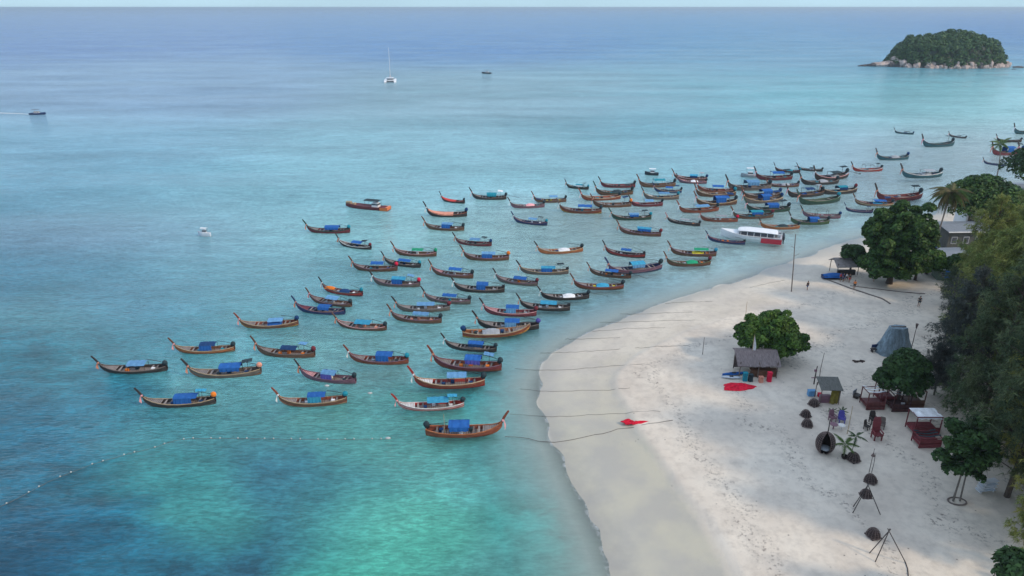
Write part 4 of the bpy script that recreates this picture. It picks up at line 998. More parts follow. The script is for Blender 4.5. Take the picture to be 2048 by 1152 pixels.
def daybed(X, Y, rz, label, mat, cloth, w=2.3, d=1.9, h=2.3, roof=False, s=1.0):
    o = put('day_bed', label, 'day bed', X, Y, rz, 'four poster day beds under the trees', s)
    link('platform', MB().box((0, 0, .45), (w, d, .14)).box((0, -d/2-.02, .25), (w*.96, .05, .4)).mesh('platform'), mat, o)
    link('mattress', MB().box((0, 0, .62), (w*.9, d*.9, .18)).mesh('mattress'), mat, o)
    link('side_panel', MB().box((0, -d/2+.05, .85), (w*.96, .06, .45)).mesh('side_panel'), mat, o)
    for x in (-1, 1):
        for y in (-1, 1):
            if (x, y) == (-1, -1): pm = MB().box((0, 0, h/2), (.1, .1, h)).mesh('bed_post')
            link('post', pm, mat, o, (x*(w/2-.06), y*(d/2-.06), 0))
    b = MB()
    for y in (-1, 1): b.box((0, y*(d/2-.06), h-.03), (w, .09, .09))
    for x in (-1, 1): b.box((x*(w/2-.06), 0, h-.033), (.08, d-.2, .08))
    link('top_frame', b.mesh('top_frame'), mat, o)
    if roof:
        link('canopy_cloth', MB().loft([[(x, -d/2, h-.25+.06*math.sin(x*8)), (x, -d/2+.1, h+.04), (x, 0, h+.02-.06*math.cos(x*5)), (x, d/2, h+.05)] for x in np.linspace(-w/2, w/2, 13)]).mesh('canopy_cloth'), cloth, o)
    else:
        for y in (-.35, .1, .5): link('canopy_cloth', MB().loft([[(x, y*d*.8, h+.02-.1*math.cos(x*2.2)), (x, y*d*.8+.22, h+.03-.1*math.cos(x*2.2))] for x in np.linspace(-w/2, w/2, 9)]).mesh('canopy_cloth'), cloth, o)
    return o
RW = matte('red_wood', (.14, .045, .045), .3, 3, .6, .2)
daybed(1743, 812, 0, 'red wood day bed with white straps overhead, leftmost under the dark tree', RW, CLOTH['white'])
daybed(1768, 800, 0, 'maroon day bed behind, between the two front day beds', WOOD['maroon'], CLOTH['purple'], 2.0)
daybed(1793, 816, 0, 'dark day bed under the dark tree with a white towel', matte('dark_bed', (.07, .03, .03), .3, 3), CLOTH['grey'], 2.2)
daybed(1822, 808, 0, 'brown day bed half hidden behind the grey needled tree', WOOD['brown'], CLOTH['white'], 2.2)
daybed(1843, 862, 0, 'open day bed with bright white canopy cloth on top', WOOD['maroon'], CLOTH['white'], 3.0, 2.0, 2.5, True)
daybed(1851, 888, 2, 'low dark day bed in front of the white canopied one', WOOD['maroon'], CLOTH['dark'], 2.6, 1.6, 1.3)
tag(link('towel', MB().loft([[(x, 0, 1.0), (x, -.08, .6), (x, -.1+.04*math.sin(x*9), .1)] for x in np.linspace(-.25, .25, 6)]).mesh('towel'), CLOTH['white'], None, tuple(G(1802, 818)+Vector((0, -.1, 0)))), 'white towel hanging on the dark day bed', 'towel')
o = put('wooden_armchair', 'dark chair left of the leftmost day bed', 'chair', 1713, 795, 40); link('seat', MB().box((0, 0, .4), (.9, .7, .1)).mesh('seat2'), WOOD['dark'], o); link('backrest', MB().box((0, .35, .7), (.9, .08, .6)).mesh('back2'), CLOTH['grey'], o)
for x in (-.38, .38): link('leg', MB().box((x, 0, .2), (.07, .6, .4)).mesh('leg2'), WOOD['dark'], o)
# stacked pale loungers
g_ = G(1970, 982)
for k_ in range(4):
    o = thing('sun_lounger', ['bottom', 'second', 'third', 'topmost'][k_]+' pale plastic sun lounger in the stack by the leaning trunk', 'sun lounger', (g_.x+.05*k_, g_.y, g_.z+.34*k_), R(8+k_*2), 'stacked sun loungers')
    if k_ == 0: LB = MB().box((0, 0, .24), (1.9, .65, .05)).mesh('bed'); LR = MB().loft([[(-.2, y, .26), (-.95, y, .42), (-.95, y, .38), (-.2, y, .22)] for y in (-.3, .3)], closed=True, caps=True).mesh('backrest'); LL = MB().box((0, 0, .11), (.08, .6, .24)).mesh('leg')
    link('bed', LB, PAINT['white'] if k_ % 2 else PAINT['pale'], o); link('backrest', LR, PAINT['white'], o)
    for x in (-.7, .7): link('leg', LL, PAINT['white'], o, (x, 0, 0))
# far hut and blue covered boat below the big tree
o = put('thatched_hut', 'small grey thatched hut left of the big leafy tree', 'hut', 1686, 546, 3)
link('thatch_roof', MB().loft([[(x, -1.9, 1.9), (x, 0, 3.2), (x, 1.7, 2.2), (x, 1.7, 2.1), (x, 0, 3.0), (x, -1.9, 1.78)] for x in (-2.4, 0, 2.4)], closed=True, caps=True).mesh('thatch_roof'), matte('thatch_pale', (.30, .27, .26), .3, 2, .95, .6), o)
for x in (-2, 2):
    for y in (-1.5, 1.4): link('post', bpy.data.meshes['post'], WOOD['weather'], o, (x, y, 0))
link('counter', MB().box((0, -1, .5), (3.4, .5, 1)).mesh('counter'), WOOD['dark'], o)
o = put('covered_boat', 'beached boat under a bright blue tarpaulin beside the far hut', 'boat', 1666, 557, 2)
link('hull', MB().loft(hull_secs(4.2, 1.6, .6, .1, .8, .8), closed=True, caps=True).mesh('hull'), WOOD['navy'], o, (0, 0, .1)); link('tarpaulin', heap_me(-2.1, 1.9, .95, .5, .6, 'tarpaulin', 17), CLOTH['blue'], o)
# buildings behind the trees
def shed(X, Y, rz, w, d, h, label, wall, roofm, ov=.6, pitch=.5, windows=3):
    o = put('beach_house', label, 'building', X, Y, rz)
    link('wall', MB().box((0, 0, h/2), (w, d, h)).mesh('wall'), wall, o)
    link('roof', MB().loft([[(x, -d/2-ov, h+.02), (x, 0, h+pitch), (x, d/2+ov, h+.02), (x, d/2+ov, h+.16), (x, 0, h+pitch+.15), (x, -d/2-ov, h+.16)] for x in (-w/2-ov, w/2+ov)], closed=True, caps=True).mesh('roof'), roofm, o)
    link('fascia', MB().box((0, -d/2-ov-.04, h+.09), (w+2*ov, .06, .22)).mesh('fascia'), PAINT['white'], o)
    for i in range(windows):
        x = -w/2+w*(i+.5)/windows; wf_ = link('window', MB().box((0, 0, 0), (w/windows*.5, .12, h*.36)).mesh('window'), PAINT['grey'], o, (x, -d/2-.03, h*.55))
        link('pane', MB().box((0, -.07, 0), (w/windows*.4, .04, h*.29)).mesh('pane'), GLASS, wf_)
    return o
pts = [P(-60, 224), P(0, 226), P(30, 227), P(66, 229)]
FOAM = matte('foam', (.55, .6, .62), .3, .6, .6, .3)
tag(link('boat_wake', MB().loft([[(p.x, p.y+w, .03), (p.x, p.y-w, .03)] for p, w in zip(pts, (1.6, 1.1, .8, .35))]).mesh('boat_wake'), FOAM, None), 'thin pale wake trailing left of the dark motor boat', 'wake')
WALLD = matte('wall_dark', (.07, .075, .07), .25, 1); WALLG = matte('wall_green', (.12, .16, .12), .2, 1); REDROOF = matte('red_roof', (.36, .05, .06), .25, 1.5, .7, .2)
shed(1902, 540, 4, 9, 6, 3.2, 'dark walled house with grey metal roof behind the coconut palm', WALLD, METAL)
shed(1920, 492, 2, 10, 6, 4.2, 'upper dark house with long pale eave behind the first house', WALLD, METAL, .8, .6, 4)
shed(1948, 458, -10, 7, 6, 5.5, 'house with a deep red roof among the treetops', PAINT['white'], REDROOF, .5, 1.8)
shed(1888, 556, -12, 3.5, 3, 2.2, 'small green shed with pale roof edge below the dark houses', WALLG, METAL, .4, .4, 2)
shed(2005, 410, 5, 14, 8, 4.5, 'long house with pale grey roof near the right edge', PAINT['pale'], METAL, .7, .8, 5)
tag(link('surfboard', MB().loft([[(w, 0, z), (0, -.06, z), (-w, 0, z), (0, .06, z)] for z, w in [(0, .12), (.6, .32), (1.6, .38), (2.4, .3), (3.0, .05)]], closed=True, caps=True).mesh('surfboard'), CLOTH['blue'], None, tuple(G(1866, 512))), 'bright blue upright board beside the palm trunk', 'board')
tag(link('banner', MB().box((0, 0, 1.2), (.35, .08, 2.4)).mesh('banner'), CLOTH['orange'], None, tuple(G(1858, 505))), 'narrow orange banner left of the blue board', 'banner')
for X, Y, c_, l in [(1895, 566, 'blue', 'blue cloth hung low between the dark trees'), (1966, 536, 'lblue', 'bright blue cloth seen between tree crowns'), (1976, 500, 'lblue', 'pale blue cloth high between tree crowns'), (1905, 590, 'purple', 'violet blue cloth at the edge of the dark trees')]:
    tag(link('cloth_sheet', MB().loft([[(x, .1*math.sin(x*5), 2.4), (x, .15*math.sin(x*5+1), .9)] for x in np.linspace(-.8, .8, 8)]).mesh('cloth_sheet'), CLOTH[c_], None, tuple(G(X, Y))), l, 'cloth')

# ---------------- people ----------------
def skin_obj(name, pts, edges, radii, mat, parent, root=0, sub=1):
    me = bpy.data.meshes.new(name); me.from_pydata(pts, edges, []); o = link(name, me, mat, parent)
    o.modifiers.new('skin', 'SKIN'); 
    if len(me.skin_vertices) == 0: return o
    for i, r_ in enumerate(radii): me.skin_vertices[0].data[i].radius = (r_, r_); me.skin_vertices[0].data[i].use_root = (i == root)
    o.modifiers.new('sub', 'SUBSURF').levels = sub; o.modifiers['sub'].render_levels = sub; return o
def person(X, Y, rz, label, shirt, pants, s=1.0, stride=.15):
    o = put('person', label, 'person', X, Y, rz, None, s)
    pts = [(0, 0, .95), (0, 0, 1.15), (0, 0, 1.40), (0, .0, 1.50), (0, .01, 1.62), (0, .02, 1.70),
           (-.18, 0, 1.40), (-.25, .03, 1.12), (-.26, -.06, .88), (-.26, -.08, .80), (.18, 0, 1.40), (.25, .0, 1.12), (.27, -.10, .9), (.27, -.13, .82),
           (-.10, 0, .90), (-.11, -stride, .50), (-.11, -stride*.6, .09), (-.11, -stride*.6-.13, .04), (.10, 0, .90), (.11, stride, .50), (.11, stride*1.4, .09), (.11, stride*1.4-.13, .04)]
    ed = [(0, 1), (1, 2), (2, 3), (3, 4), (4, 5), (2, 6), (6, 7), (7, 8), (8, 9), (2, 10), (10, 11), (11, 12), (12, 13), (0, 14), (14, 15), (15, 16), (16, 17), (0, 18), (18, 19), (19, 20), (20, 21)]
    rd = [.13, .12, .13, .05, .09, .085, .055, .045, .035, .03, .055, .045, .035, .03, .085, .06, .045, .035, .085, .06, .045, .035]
    skin_obj('body', pts, ed, rd, SKIN, o)
    skin_obj('shirt', [pts[0], pts[1], pts[2], pts[6], (-.22, .02, 1.25), pts[10], (.22, .0, 1.25)], [(0, 1), (1, 2), (2, 3), (3, 4), (2, 5), (5, 6)], [.145, .14, .15, .075, .065, .075, .065], CLOTH[shirt], o)
    skin_obj('shorts', [(0, 0, .97), (-.10, 0, .88), (-.11, -stride*.8, .58), (.10, 0, .88), (.11, stride*.8, .58)], [(0, 1), (1, 2), (0, 3), (3, 4)], [.145, .105, .085, .105, .085], CLOTH[pants], o)
    link('hair', MB().ball((0, .035, 1.72), (.10, .105, .095), 8, 6).mesh('hair'), WOOD['black'], o)
person(1614, 580, 200, 'person in dark clothes walking alone on sand near the tall pole', 'dark', 'navy'); person(1708, 578, 160, 'person in orange top walking before the big leafy tree', 'orange', 'dark')
person(1680, 563, 20, 'person in red top standing leftmost beside the blue covered boat', 'crimson', 'dark'); person(1686, 564, 200, 'person in navy standing second beside the blue covered boat', 'navy', 'navy', 1, .05)
person(1692, 563, 90, 'person in white top standing third beside the blue covered boat', 'white', 'dark'); person(1698, 565, 0, 'person in dark top standing rightmost of the four beside the boat', 'dark', 'red', 1, .05)
person(1837, 613, 150, 'person in dark clothes standing at the edge of the dark trees', 'dark', 'dark', 1.1); person(1747, 563, 30, 'person in pale top under the big leafy tree', 'white', 'purple')
# ---------------- trees ----------------
BARK = matte('bark', (.10, .075, .06), .35, 3, .9, .6); BARKG = matte('bark_grey', (.17, .15, .13), .3, 3, .9, .6)
LF = dict(broad=leafmat('leaf_broad', (.04, .10, .018), (.095, .17, .03), .6), dark=leafmat('leaf_dark', (.026, .065, .02), (.048, .095, .028), .6), big=leafmat('leaf_big', (.032, .08, .022), (.075, .14, .03), .6),
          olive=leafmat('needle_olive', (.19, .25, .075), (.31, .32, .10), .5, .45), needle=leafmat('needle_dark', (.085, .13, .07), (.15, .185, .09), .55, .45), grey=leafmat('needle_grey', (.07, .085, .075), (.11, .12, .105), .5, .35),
          yellow=leafmat('needle_sunlit', (.46, .44, .12), (.30, .32, .09), .35, .35), palm=leafmat('palm_green', (.06, .11, .025), (.09, .15, .035), .3, .2), dry=leafmat('palm_dry', (.17, .13, .06), (.11, .12, .045), .35, .2),  # yellow needles: sunlight on the tips is put into their colour
          isle=leafmat('leaf_island', (.038, .09, .04), (.08, .145, .045), .4, .1))
def unit(v): return v/np.maximum(np.linalg.norm(v, axis=1, keepdims=True), 1e-9)
def leaf_quads(c, nrm, size, el, rng, flat=.6):
    n = len(c); nr = unit(nrm+rng.normal(0, flat, (n, 3))); a = unit(np.cross(nr, rng.normal(0, 1, (n, 3)))); b_ = np.cross(nr, a)
    s = (size*rng.uniform(.65, 1.35, n))[:, None]; V_ = np.stack([c-a*s*el, c+b_*s, c+a*s*el, c-b_*s], 1).reshape(-1, 3)
    return V_, np.arange(n*4).reshape(-1, 4)
def crown_mesh(name, lumps, n, size, seed, el=1.5, inner=.25):
    rng = np.random.default_rng(seed); L = np.array(lumps, float); w = L[:, 3]**2; w /= w.sum(); idx = rng.choice(len(L), n, p=w)
    d = unit(rng.normal(0, 1, (n, 3))); d[:, 2] = np.where(d[:, 2] < -.45, -d[:, 2], d[:, 2]); rr = L[idx, 3]*np.where(rng.random(n) < inner, rng.uniform(.3, .85, n), rng.uniform(.85, 1.06, n))
    c = L[idx, :3]+d*rr[:, None]*np.array([1, 1, .8])
    V_, f = leaf_quads(c, d+np.array([0, 0, .5]), size, el, rng); return mesh_np(name, V_, f)
def lumps_dome(rx, ry, rz, z0, n, seed, rs=.3):
    r = random.Random(seed); out_ = []
    for i in range(n):
        t_ = 2*math.pi*i*.618; u = (i+.5)/n; q = math.sqrt(u); zz = math.sqrt(max(0, 1-q*q)); k = r.uniform(.62, .80)
        out_.append((rx*q*math.cos(t_)*k*1.05, ry*q*math.sin(t_)*k*1.05, z0+rz*zz*k+r.uniform(-.1, .1)*rz, r.uniform(.8, 1.25)*rs*min(rx, rz*1.3)))
    out_.append((0, 0, z0+rz*.3, .5*min(rx, rz))); return out_
def trunk_mesh(name, h, r, lumps, lean=(0, 0), seed=1, n=9):
    rnd = random.Random(seed); b = MB(); top = Vector((lean[0], lean[1], h))
    m = [Vector((0, 0, -.3)), Vector((lean[0]*.2, lean[1]*.2, h*.3)), Vector((lean[0]*.6, lean[1]*.6, h*.65)), top]; b.tube(m, [r*1.35, r, r*.85, r*.7], 8)
    for L in rnd.sample(lumps, min(n, len(lumps))):
        s_ = m[2].lerp(top, rnd.random()); e = Vector(L[:3]); mid = s_.lerp(e, .5)+Vector((0, 0, .3*rnd.random())); b.tube([s_, mid, e], [r*.5, r*.33, r*.12], 5)
    return b.mesh(name)
def broadtree(name, label, X, Y, lumps, n, size, mat, th, tr, seed=1, lean=(0, 0), cat='tree', bark=BARK, el=1.5, limbs=9):
    o = put(name, label, cat, X, Y, 0); link('trunk', trunk_mesh('trunk', th, tr, lumps, lean, seed, limbs), bark, o)
    link('crown', crown_mesh('crown', lumps, n, size, seed, el), mat, o); return o
# round tree behind the hut
g_ = G(1548, 722); w = 148*px(1545, 700)/2
RH = height_at(g_.y, 616)-g_.z; r_ = random.Random(31); lp = []
while len(lp) < 90:
    x, y, z = r_.uniform(-1, 1), r_.uniform(-1, 1), r_.uniform(.22, .9)
    ww = np.interp(z, [.2, .34, .5, .7, .9], [.80, .95, .90, .68, .28])
    q = math.hypot(x, y)
    if q > ww or q < ww*.45 and z < .75: continue
    lp.append((x*(w-.45), y*(w-.45)*.85, z*RH, r_.uniform(.5, .95)))
lp += [(0, 0, RH*.5, w*.55), (w*.3, 0, RH*.42, w*.45), (-w*.3, 0, RH*.42, w*.45)]
broadtree('round_tree', 'dense round green tree standing alone behind the thatched hut', 1533, 716, lp, 26000, .15, LF['broad'], RH*.42, .2, 5)
# big tree
g_ = G(1778, 567); BH = height_at(g_.y, 408)-g_.z; r_ = random.Random(9); lp = []
while len(lp) < 150:
    x, y, z = r_.uniform(-1, 1), r_.uniform(-1, 1), r_.uniform(.13, .93)
    ww = np.interp(z, [.1, .2, .45, .6, .8, .93], [.62, .92, .95, 1.0, .92, .55])
    if x*x+y*y > ww*ww or (x*x+y*y < .3 and .3 < z < .7): continue
    lp.append((x*5.7+.0, y*4.6, z*BH+r_.uniform(-.2, .2), r_.uniform(.7, 1.45)))
lp += [(0, 0, BH*.5, 3.4), (1.5, 0, BH*.6, 2.8), (-1.8, 0, BH*.62, 2.8), (0, 0, BH*.3, 2.4), (-5.0, -1.5, BH*.92, 1.0), (3.6, -1, BH*.97, 1.1), (-.6, 0, BH*.98, 1.2)]
broadtree('big_leafy_tree', 'very large dark green leafy tree with short trunk on the far sand', 1778, 567, lp, 52000, .20, LF['big'], 3.6, .5, 9)
broadtree('small_tree', 'small dark tree over the far hut left of the big leafy tree', 1700, 545, lumps_dome(2.6, 2.4, 3.4, 2.6, 12, 3, .36), 3500, .2, LF['dark'], 3, .15, 3)
for X, Y, hh, w, sd, mk, l in [(1930, 470, 13, 6.5, 4, 'big', 'dense green tree just right of the dry coconut palm'), (1968, 462, 12, 7, 6, 'dark', 'dark tree among the rooftops at the upper right'), (2062, 425, 19, 9, 7, 'dark', 'dark rounded tree cut by the right edge near the far boats'),
                               (1852, 548, 5.2, 2.8, 8, 'broad', 'low bright green bush at the right foot of the big leafy tree'), (1880, 556, 4.2, 2.4, 18, 'broad', 'bright green bush in front of the dark lower house'), (1912, 560, 5.0, 2.6, 19, 'big', 'green bush at the right end of the dark lower house'), (1830, 560, 4.0, 2.2, 10, 'broad', 'low leafy bush right of the big tree trunk'), (1960, 425, 10, 5, 14, 'broad', 'green treetop above the red roof'), (2010, 480, 11, 7, 15, 'big', 'broad green tree behind the houses at right')]:
    broadtree('leafy_tree', l, X, Y, lumps_dome(w, w*.8, hh*.55, hh*.42, 24, sd, .33), 7500, .24, LF[mk], hh*.45, .25, sd)
g_ = G(1795, 806); hh = height_at(g_.y, 688)-g_.z
broadtree('bushy_tree', 'dark bushy tree over the day beds', 1795, 806, lumps_dome(3.2, 2.8, hh*.72, hh*.26, 34, 12, .33), 13000, .17, LF['dark'], hh*.5, .18, 12)
g_ = G(1910, 1002); hh = height_at(g_.y, 850)-g_.z
r_ = random.Random(77); lp = [(r_.uniform(-1.6, 1.7), r_.uniform(-1.4, 1.4), hh*r_.uniform(.40, .97), r_.uniform(.42, .85)) for _ in range(52)]+[(2.3, .5, hh*.75, .7), (-2.1, 0, hh*.58, .5), (-2.1, 0, hh*.80, .5), (.6, 0, hh*1.03, .7)]
o = broadtree('twin_trunk_tree', 'leafy tree on two thin pale trunks at the lower right', 1906, 1002, lp, 8500, .16, LF['dark'], hh*.6, .09, 22, (.2, .1), bark=BARKG)
link('trunk', MB().tube([(.7, 0, -.2), (.65, .1, hh*.3), (.6, .2, hh*.6)], [.09, .08, .06], 6).mesh('trunk'), BARKG, o)
tag(link('root_ring', MB().tube([(.9*math.cos(a)+.3, .6*math.sin(a), .03) for a in np.linspace(0, 6.283, 15)], .09, 5).mesh('root_ring'), WOOD['weather'], None, tuple(G(1908, 1003))), 'dark ring of stones round the foot of the twin trunk tree', 'tree ring')
lp = [(x, y, z, q) for x, y, z, q in lumps_dome(3.4, 2.8, 2.8, 4.6, 20, 33, .36)]
broadtree('leafy_tree', 'dark leafy treetop cut by the bottom right corner', 2030, 1275, lp, 7000, .16, LF['dark'], 4, .15, 33)

# needle trees (casuarina habit)
def casu_meshes(h, rad, seed, n_br, per, nw=.045, nl=.60, z0=.12, dens=1.0):
    rng = np.random.default_rng(seed); rnd = random.Random(seed); b = MB()
    lean = Vector((rnd.uniform(-.06, .06)*h, rnd.uniform(-.04, .04)*h, h)); b.tube([(0, 0, -.4), tuple(lean*.33+Vector((.2, 0, 0))), tuple(lean*.66), tuple(lean)], [.32*h/20, .24*h/20, .15*h/20, .03], 7)
    C_ = []; D_ = []
    for i in range(n_br):
        u = z0+(1-z0)*((i+rnd.random())/n_br); a = rnd.uniform(0, 6.283); prof = math.sin(min(1, (1-u)*1.5+.10)*math.pi/2)*rnd.uniform(.65, 1.12)
        L = rad*prof; s_ = lean*u; up = rnd.uniform(.15, .55)+.5*u
        d = Vector((math.cos(a), math.sin(a), 0)); pts = [s_+d*L*t_+Vector((0, 0, L*up*t_*(1.15-.55*t_))) for t_ in (0, .35, .7, 1)]
        b.tube(pts, [.05*h/20+.01, .04*h/20, .025, .01], 4, False)
        side = d.cross(Vector((0, 0, 1)))
        m = int(per*max(.3, prof)*dens)
        ts = rng.uniform(.25, 1.05, m); base = np.array([np.interp(ts, [0, .35, .7, 1], [p[k] for p in pts]) for k in range(3)]).T
        nc = max(3, m//9); cts = rng.uniform(.3, 1.05, nc); cb = np.array([np.interp(cts, [0, .35, .7, 1], [p[k] for p in pts]) for k in range(3)]).T+rng.normal(0, 1, (nc, 3))*np.array([.17, .17, .11])*max(L, 1.2)*(1.25-.6*cts)[:, None]
        tuft = cb[rng.integers(0, nc, m)]+rng.normal(0, 1, (m, 3))*np.array([.27, .27, .17]); C_.append(tuft); dd = np.array([d.x, d.y, 0])[None]*.5+rng.normal(0, .35, (m, 3))+np.array([0, 0, .15]); D_.append(dd)
    C_ = np.concatenate(C_); D_ = np.concatenate(D_); K = 7
    c = np.repeat(C_, K, 0); d = unit(np.repeat(D_, K, 0)+rng.normal(0, .55, (len(c), 3))+np.array([0, 0, -.1])); n = len(c)
    ln_ = nl*rng.uniform(.5, 1.3, n); sd_ = unit(np.cross(d, rng.normal(0, 1, (n, 3))))*nw
    tip = c+d*ln_[:, None]; tip[:, 2] -= ln_*.28
    V_ = np.stack([c-sd_*.6, c+sd_, tip], 1).reshape(-1, 3)
    return b.mesh('trunk'), mesh_np('crown', V_, np.arange(n*3).reshape(-1, 3))
CAS = [casu_meshes(20, 5.2, 41, 95, 105), casu_meshes(20, 4.6, 42, 85, 105), casu_meshes(20, 6.0, 43, 100, 110)]
CASTHIN = casu_meshes(12, 2.2, 44, 42, 26, .03, .45)
def casu(X, Y, Yt, label, mat, v=0, rz=0, wide=1.0, H=None, xy=None, bark=BARK, thin=False):
    if xy: g = Vector((xy[0], xy[1], gz(*xy)))
    else: g = G(X, Y)
    h = H or height_at(g.y, Yt)-g.z; me_ = CASTHIN if thin else CAS[v]; s = h/(12 if thin else 20)
    o = thing('needle_tree', label, 'tree', tuple(g), R(rz), 'feathery needle trees at the right of the beach'); o.scale = (s*wide, s*wide, s)
    link('trunk', me_[0], bark, o); link('crown', me_[1], mat, o); return o
casu(2013, 993, 560, 'feathery tree with dark leaning trunk beside the stacked loungers', LF['needle'], 0, 20, .8)
casu(1950, 880, 520, 'dark needle tree left of the leaning trunk tree', LF['needle'], 1, 70, .85)
casu(1905, 800, 545, 'grey dark needle tree behind the white canopied day bed', LF['grey'], 1, 130, .85)
casu(1868, 790, 690, 'short grey needled tree over the brown day bed', LF['grey'], 2, 10, 1.0)
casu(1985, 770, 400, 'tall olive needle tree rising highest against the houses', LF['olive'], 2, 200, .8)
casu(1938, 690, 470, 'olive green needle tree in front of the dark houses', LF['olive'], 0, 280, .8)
casu(1918, 655, 505, 'dark needle tree at the edge of the far sand', LF['needle'], 1, 340, .75)
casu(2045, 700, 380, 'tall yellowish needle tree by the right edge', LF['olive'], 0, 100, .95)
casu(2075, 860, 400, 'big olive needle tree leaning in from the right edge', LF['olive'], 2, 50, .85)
casu(2078, 985, 548, 'sunlit yellow tipped needle tree reaching in at the right edge', LF['yellow'], 1, 150, .85)
casu(2100, 1090, 690, 'lower sunlit yellow green needle tree leaning in at the right edge', LF['yellow'], 0, 33, .7)
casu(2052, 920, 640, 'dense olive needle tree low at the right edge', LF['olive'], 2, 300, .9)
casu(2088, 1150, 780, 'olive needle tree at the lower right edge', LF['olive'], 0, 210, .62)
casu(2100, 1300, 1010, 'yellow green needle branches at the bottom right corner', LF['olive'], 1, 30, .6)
casu(1872, 740, 548, 'thin see through needle tree at the left edge of the grove', LF['grey'], 0, 0, .8, thin=True, bark=BARKG)
casu(1890, 748, 560, 'second thin needle tree just right of the see through one', LF['grey'], 0, 140, .9, thin=True, bark=BARKG)
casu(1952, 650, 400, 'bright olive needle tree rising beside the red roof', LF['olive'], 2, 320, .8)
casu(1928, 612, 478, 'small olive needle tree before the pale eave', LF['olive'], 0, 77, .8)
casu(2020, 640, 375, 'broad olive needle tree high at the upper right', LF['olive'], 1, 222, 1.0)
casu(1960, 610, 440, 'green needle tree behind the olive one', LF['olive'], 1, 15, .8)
casu(2000, 580, 420, 'needle tree behind the tall olive one', LF['needle'], 2, 95, .9)
casu(1985, 720, 520, 'dark needle tree in the middle of the grove', LF['needle'], 0, 195, .9)
casu(1900, 610, 530, 'low dark needle tree where the grove meets the houses', LF['needle'], 2, 260, 1.0)
for k_, (x, y, h, v) in enumerate([(60, 49, 25, 0), (61, 57, 27, 1), (66, 66, 28, 2), (70, 52, 28, 0), (70, 74, 26, 1), (78, 62, 28, 2), (80, 78, 24, 0), (88, 88, 23, 1), (96, 102, 21, 2)]):
    casu(0, 0, 0, 'needle tree '+['nearest','second','third','fourth','fifth','sixth','seventh','eighth','farthest'][k_]+' of the row deeper in the grove at the right edge', LF['needle'], v, k_*47, .95, H=h, xy=(x, y))
# palms
def frond_me(L, seed, droop=.9, nl=34):
    r = random.Random(seed); b = MB(); pts = []
    for i in range(9):
        u = i/8; pts.append(Vector((L*u*(1-.12*u*droop), 0, L*(.30*u-.62*droop*u*u))))
    b.tube(pts, [.05-.005*i for i in range(9)], 4, False)
    for i in range(nl):
        u = .12+.86*i/nl; j = u*8; k = min(int(j), 7); p = pts[k].lerp(pts[k+1], j-k); l = L*.24*math.sin(math.pi*min(u+.12, 1))**.6*r.uniform(.8, 1.1)+.1
        for s in (-1, 1):
            t_ = p+Vector((l*.35, s*l*.75, -l*r.uniform(.35, .75)*droop)); w_ = Vector((.07, 0, 0)); b.add([p-w_, p+w_, t_], [(0, 1, 2)])
    return b.mesh('frond')
FR = [frond_me(4.6, 1, .9), frond_me(4.4, 2, 1.9), frond_me(3.6, 3, .6)]
def palm(X, Y, Yt, label, mats, n=18, s=1.0, lean=0, mix=(0, 1), seed=1, name='coconut_palm', cat='palm tree', tr=.16):
    g = G(X, Y); h = height_at(g.y, Yt)-g.z; o = thing(name, label, cat, tuple(g)); r = random.Random(seed)
    link('trunk', MB().tube([(0, 0, -.3), (lean*.15, 0, h*.35), (lean*.5, 0, h*.7), (lean, 0, h)], [tr*1.5, tr, tr*.85, tr*.8], 8).mesh('trunk'), BARKG, o)
    for i in range(n):
        f = link('frond', FR[mix[i % len(mix)]], mats[i % len(mats)], o, (lean, 0, h)); e = (i/n)
        f.rotation_euler = (r.uniform(-.2, .2), -.75+1.5*e*r.uniform(.8, 1.1), i*2.4+r.uniform(-.2, .2)); k = s*r.uniform(.85, 1.1); f.scale = (k, k, k)
    return o
palm(1868, 500, 385, 'coconut palm with many hanging dry brown fronds behind the big tree', [LF['dry'], LF['dry'], LF['palm']], 40, .98, .8, (1, 1, 1, 0), 3)
palm(1993, 358, 288, 'slim lone coconut palm standing before the far boats', [LF['palm']], 16, .85, -1.6, (0, 2), 5, tr=.14)
palm(1688, 915, 888, 'bright green potted palm right of the wicker pod', [LF['palm']], 12, .42, -.2, (2, 0), 7, 'potted_palm', 'plant', .05)
palm(1702, 912, 872, 'darker slender potted palm right of the bright green one', [LF['dark']], 9, .3, .1, (2, 0), 8, 'potted_palm', 'plant', .04)
palm(1663, 831, 822, 'small grey potted plant at the left of the seat pair', [LF['dark']], 10, .2, 0, (2,), 9, 'potted_palm', 'plant', .03)
palm(1683, 831, 822, 'small dark potted plant at the right of the seat pair', [LF['dark']], 12, .24, 0, (2,), 10, 'potted_palm', 'plant', .03)
for X, Y, l in [(1688, 917, 'round dark pot holding the bright green palm'), (1702, 914, 'round dark pot holding the slender palm')]:
    tag(link('plant_pot', MB().loft([[(q*math.cos(a), q*math.sin(a), z) for a in np.linspace(0, 6.283, 13)[:-1]] for z, q in [(0, .2), (.2, .32), (.42, .34), (.42, .28), (.3, .26)]], closed=True).mesh('plant_pot'), WICKIN, None, tuple(G(X, Y))), l, 'pot')

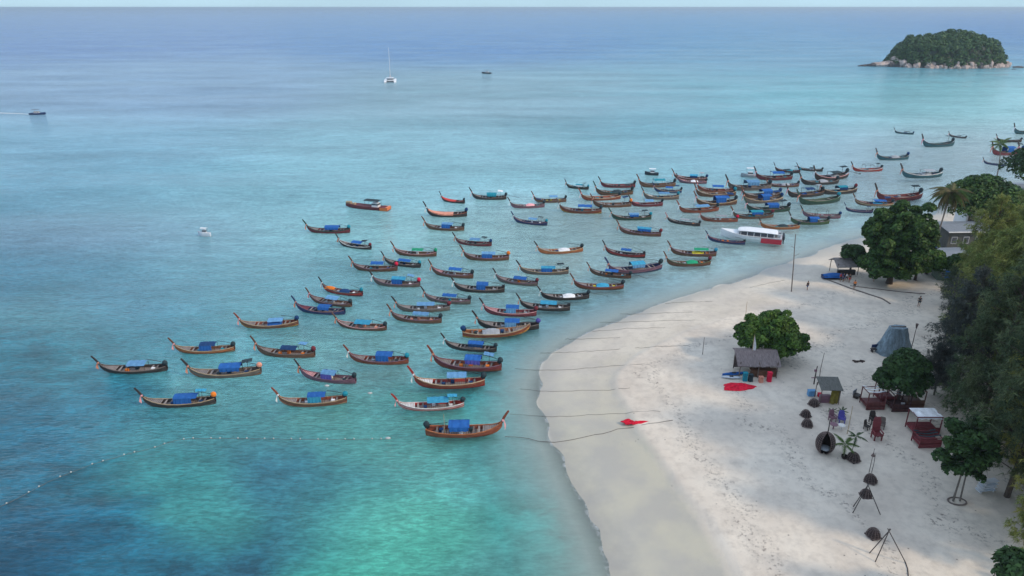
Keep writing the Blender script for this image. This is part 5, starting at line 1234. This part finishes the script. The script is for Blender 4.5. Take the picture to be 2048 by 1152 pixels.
# ---------------- island ----------------
a_ = P(1755, 133); c_ = P(2022, 133); ic = (P(1797, 136)+P(2039, 136))/2; IW = (P(2039, 136)-P(1797, 136)).length/2; IH = height_at(ic.y+10, 60)*.93
def isl(u, v):
    q = np.sqrt(u*u+v*v); lop = np.interp(u, [-1, -.82, -.6, -.35, -.1, .15, .4, .62, .82, 1], [.0, .42, .80, .84, .93, 1.0, .93, .72, .42, .0])
    return np.maximum(lop*np.sqrt(np.clip(1-v*v, 0, 1))*np.clip((1-q)*6, 0, 1), 0)*IH*.96
iu, iv, f_ = grid(np.linspace(-1.06, 1.06, 90), np.linspace(-1.06, 1.06, 60)); DY = IW*.55
hz = isl(iu, iv)*.90+np.where(iu*iu+iv*iv < 1, 1.5, -2.0)+vnoise(iu*22+50, iv*16+50, 6)*2-1.2
me = mesh_np('island', np.stack([iu*IW, iv*DY, hz], 1), f_, True)
ROCK = matte('island_rock', (.48, .38, .34), .35, .25, .85, .6, .2); ROCKD = matte('island_rock_dark', (.10, .09, .09), .3, .25, .85, .6, .2); SOILI = matte('island_soil', (.035, .045, .03), .3, .2)
isle = struct('island', me, SOILI, loc=(ic.x, ic.y+DY*.8, 0))
rng = np.random.default_rng(8); LU = []
for k_ in range(1900):
    u, v = rng.uniform(-.97, .97), rng.uniform(-.97, .95); 
    if u*u+v*v > .93: continue
    z = float(isl(np.array([u]), np.array([v]))[0])
    if z < 1.2: continue
    LU.append((u*IW, v*DY, z*.90+rng.uniform(.2, 2.2)+(2.6 if rng.random() < .07 else 0), rng.uniform(1.8, 3.8)))
o = link('forest', crown_mesh('forest', LU, 110000, .62, 3, 1.1, .1), LF['isle'], isle, kind='stuff')
mbs = [MB().ball((0, 0, 0), (1, .85, .75), 9, 6, .38, random.Random(s)).mesh('boulder') for s in range(5)]
r_ = random.Random(21)
for k_ in range(120):
    a = math.pi+math.pi*(k_+r_.random())/120; q = 1.0+r_.uniform(-.03, .03); s = r_.uniform(1.0, 2.6) if k_ % 5 else r_.uniform(2.6, 4.6)
    if k_ % 3 == 2: q -= r_.uniform(.03, .13)
    b_ = link('boulder', mbs[k_ % 5], ROCK if r_.random() < .82 else ROCKD, isle, (q*math.cos(a)*IW, q*math.sin(a)*DY, s*.25+(r_.uniform(1.2, 5.0) if k_ % 3 == 2 else 0))); b_.scale = (s, s, s*r_.uniform(.7, 1.1)); b_.rotation_euler = (r_.random(), r_.random(), r_.random()*6)
for k_ in range(34):                                 # low rocky spit at the left end
    u = k_/33; x = -IW*(.97+.50*u); s = (4.0*(1-u)**1.2+.9)*r_.uniform(.8, 1.2)
    b_ = link('boulder', mbs[k_ % 5], ROCK if u < .45 else ROCKD, isle, (x, r_.uniform(-4, 3)*(1-u)-2, s*.3)); b_.scale = (s*1.3, s, s*.75)
p = P(2036, 135)
tag(link('sea_rock', mbs[2], ROCKD, None, (p.x, p.y, 0)), 'dark low rock in the sea just right of the island', 'rock').scale = (5, 3, 1.6)
p = P(2036, 138); tag(link('sea_rock', mbs[1], ROCKD, None, (p.x-6, p.y-4, 0)), 'tiny dark rock in front of the low rock by the island', 'rock').scale = (2.2, 1.5, .6)
# ---------------- air ----------------
t = NT('haze_air'); v = t.n('ShaderNodeVolumePrincipled', {'Color': (.70, .84, .97, 1), 'Density': .00012, 'Anisotropy': .2}); t.l(v.outputs[0], t.out.inputs['Volume'])
link('haze', MB().box((0, 11500, 21.5), (68000, 34000, 57)).mesh('haze'), t.m, kind='stuff')
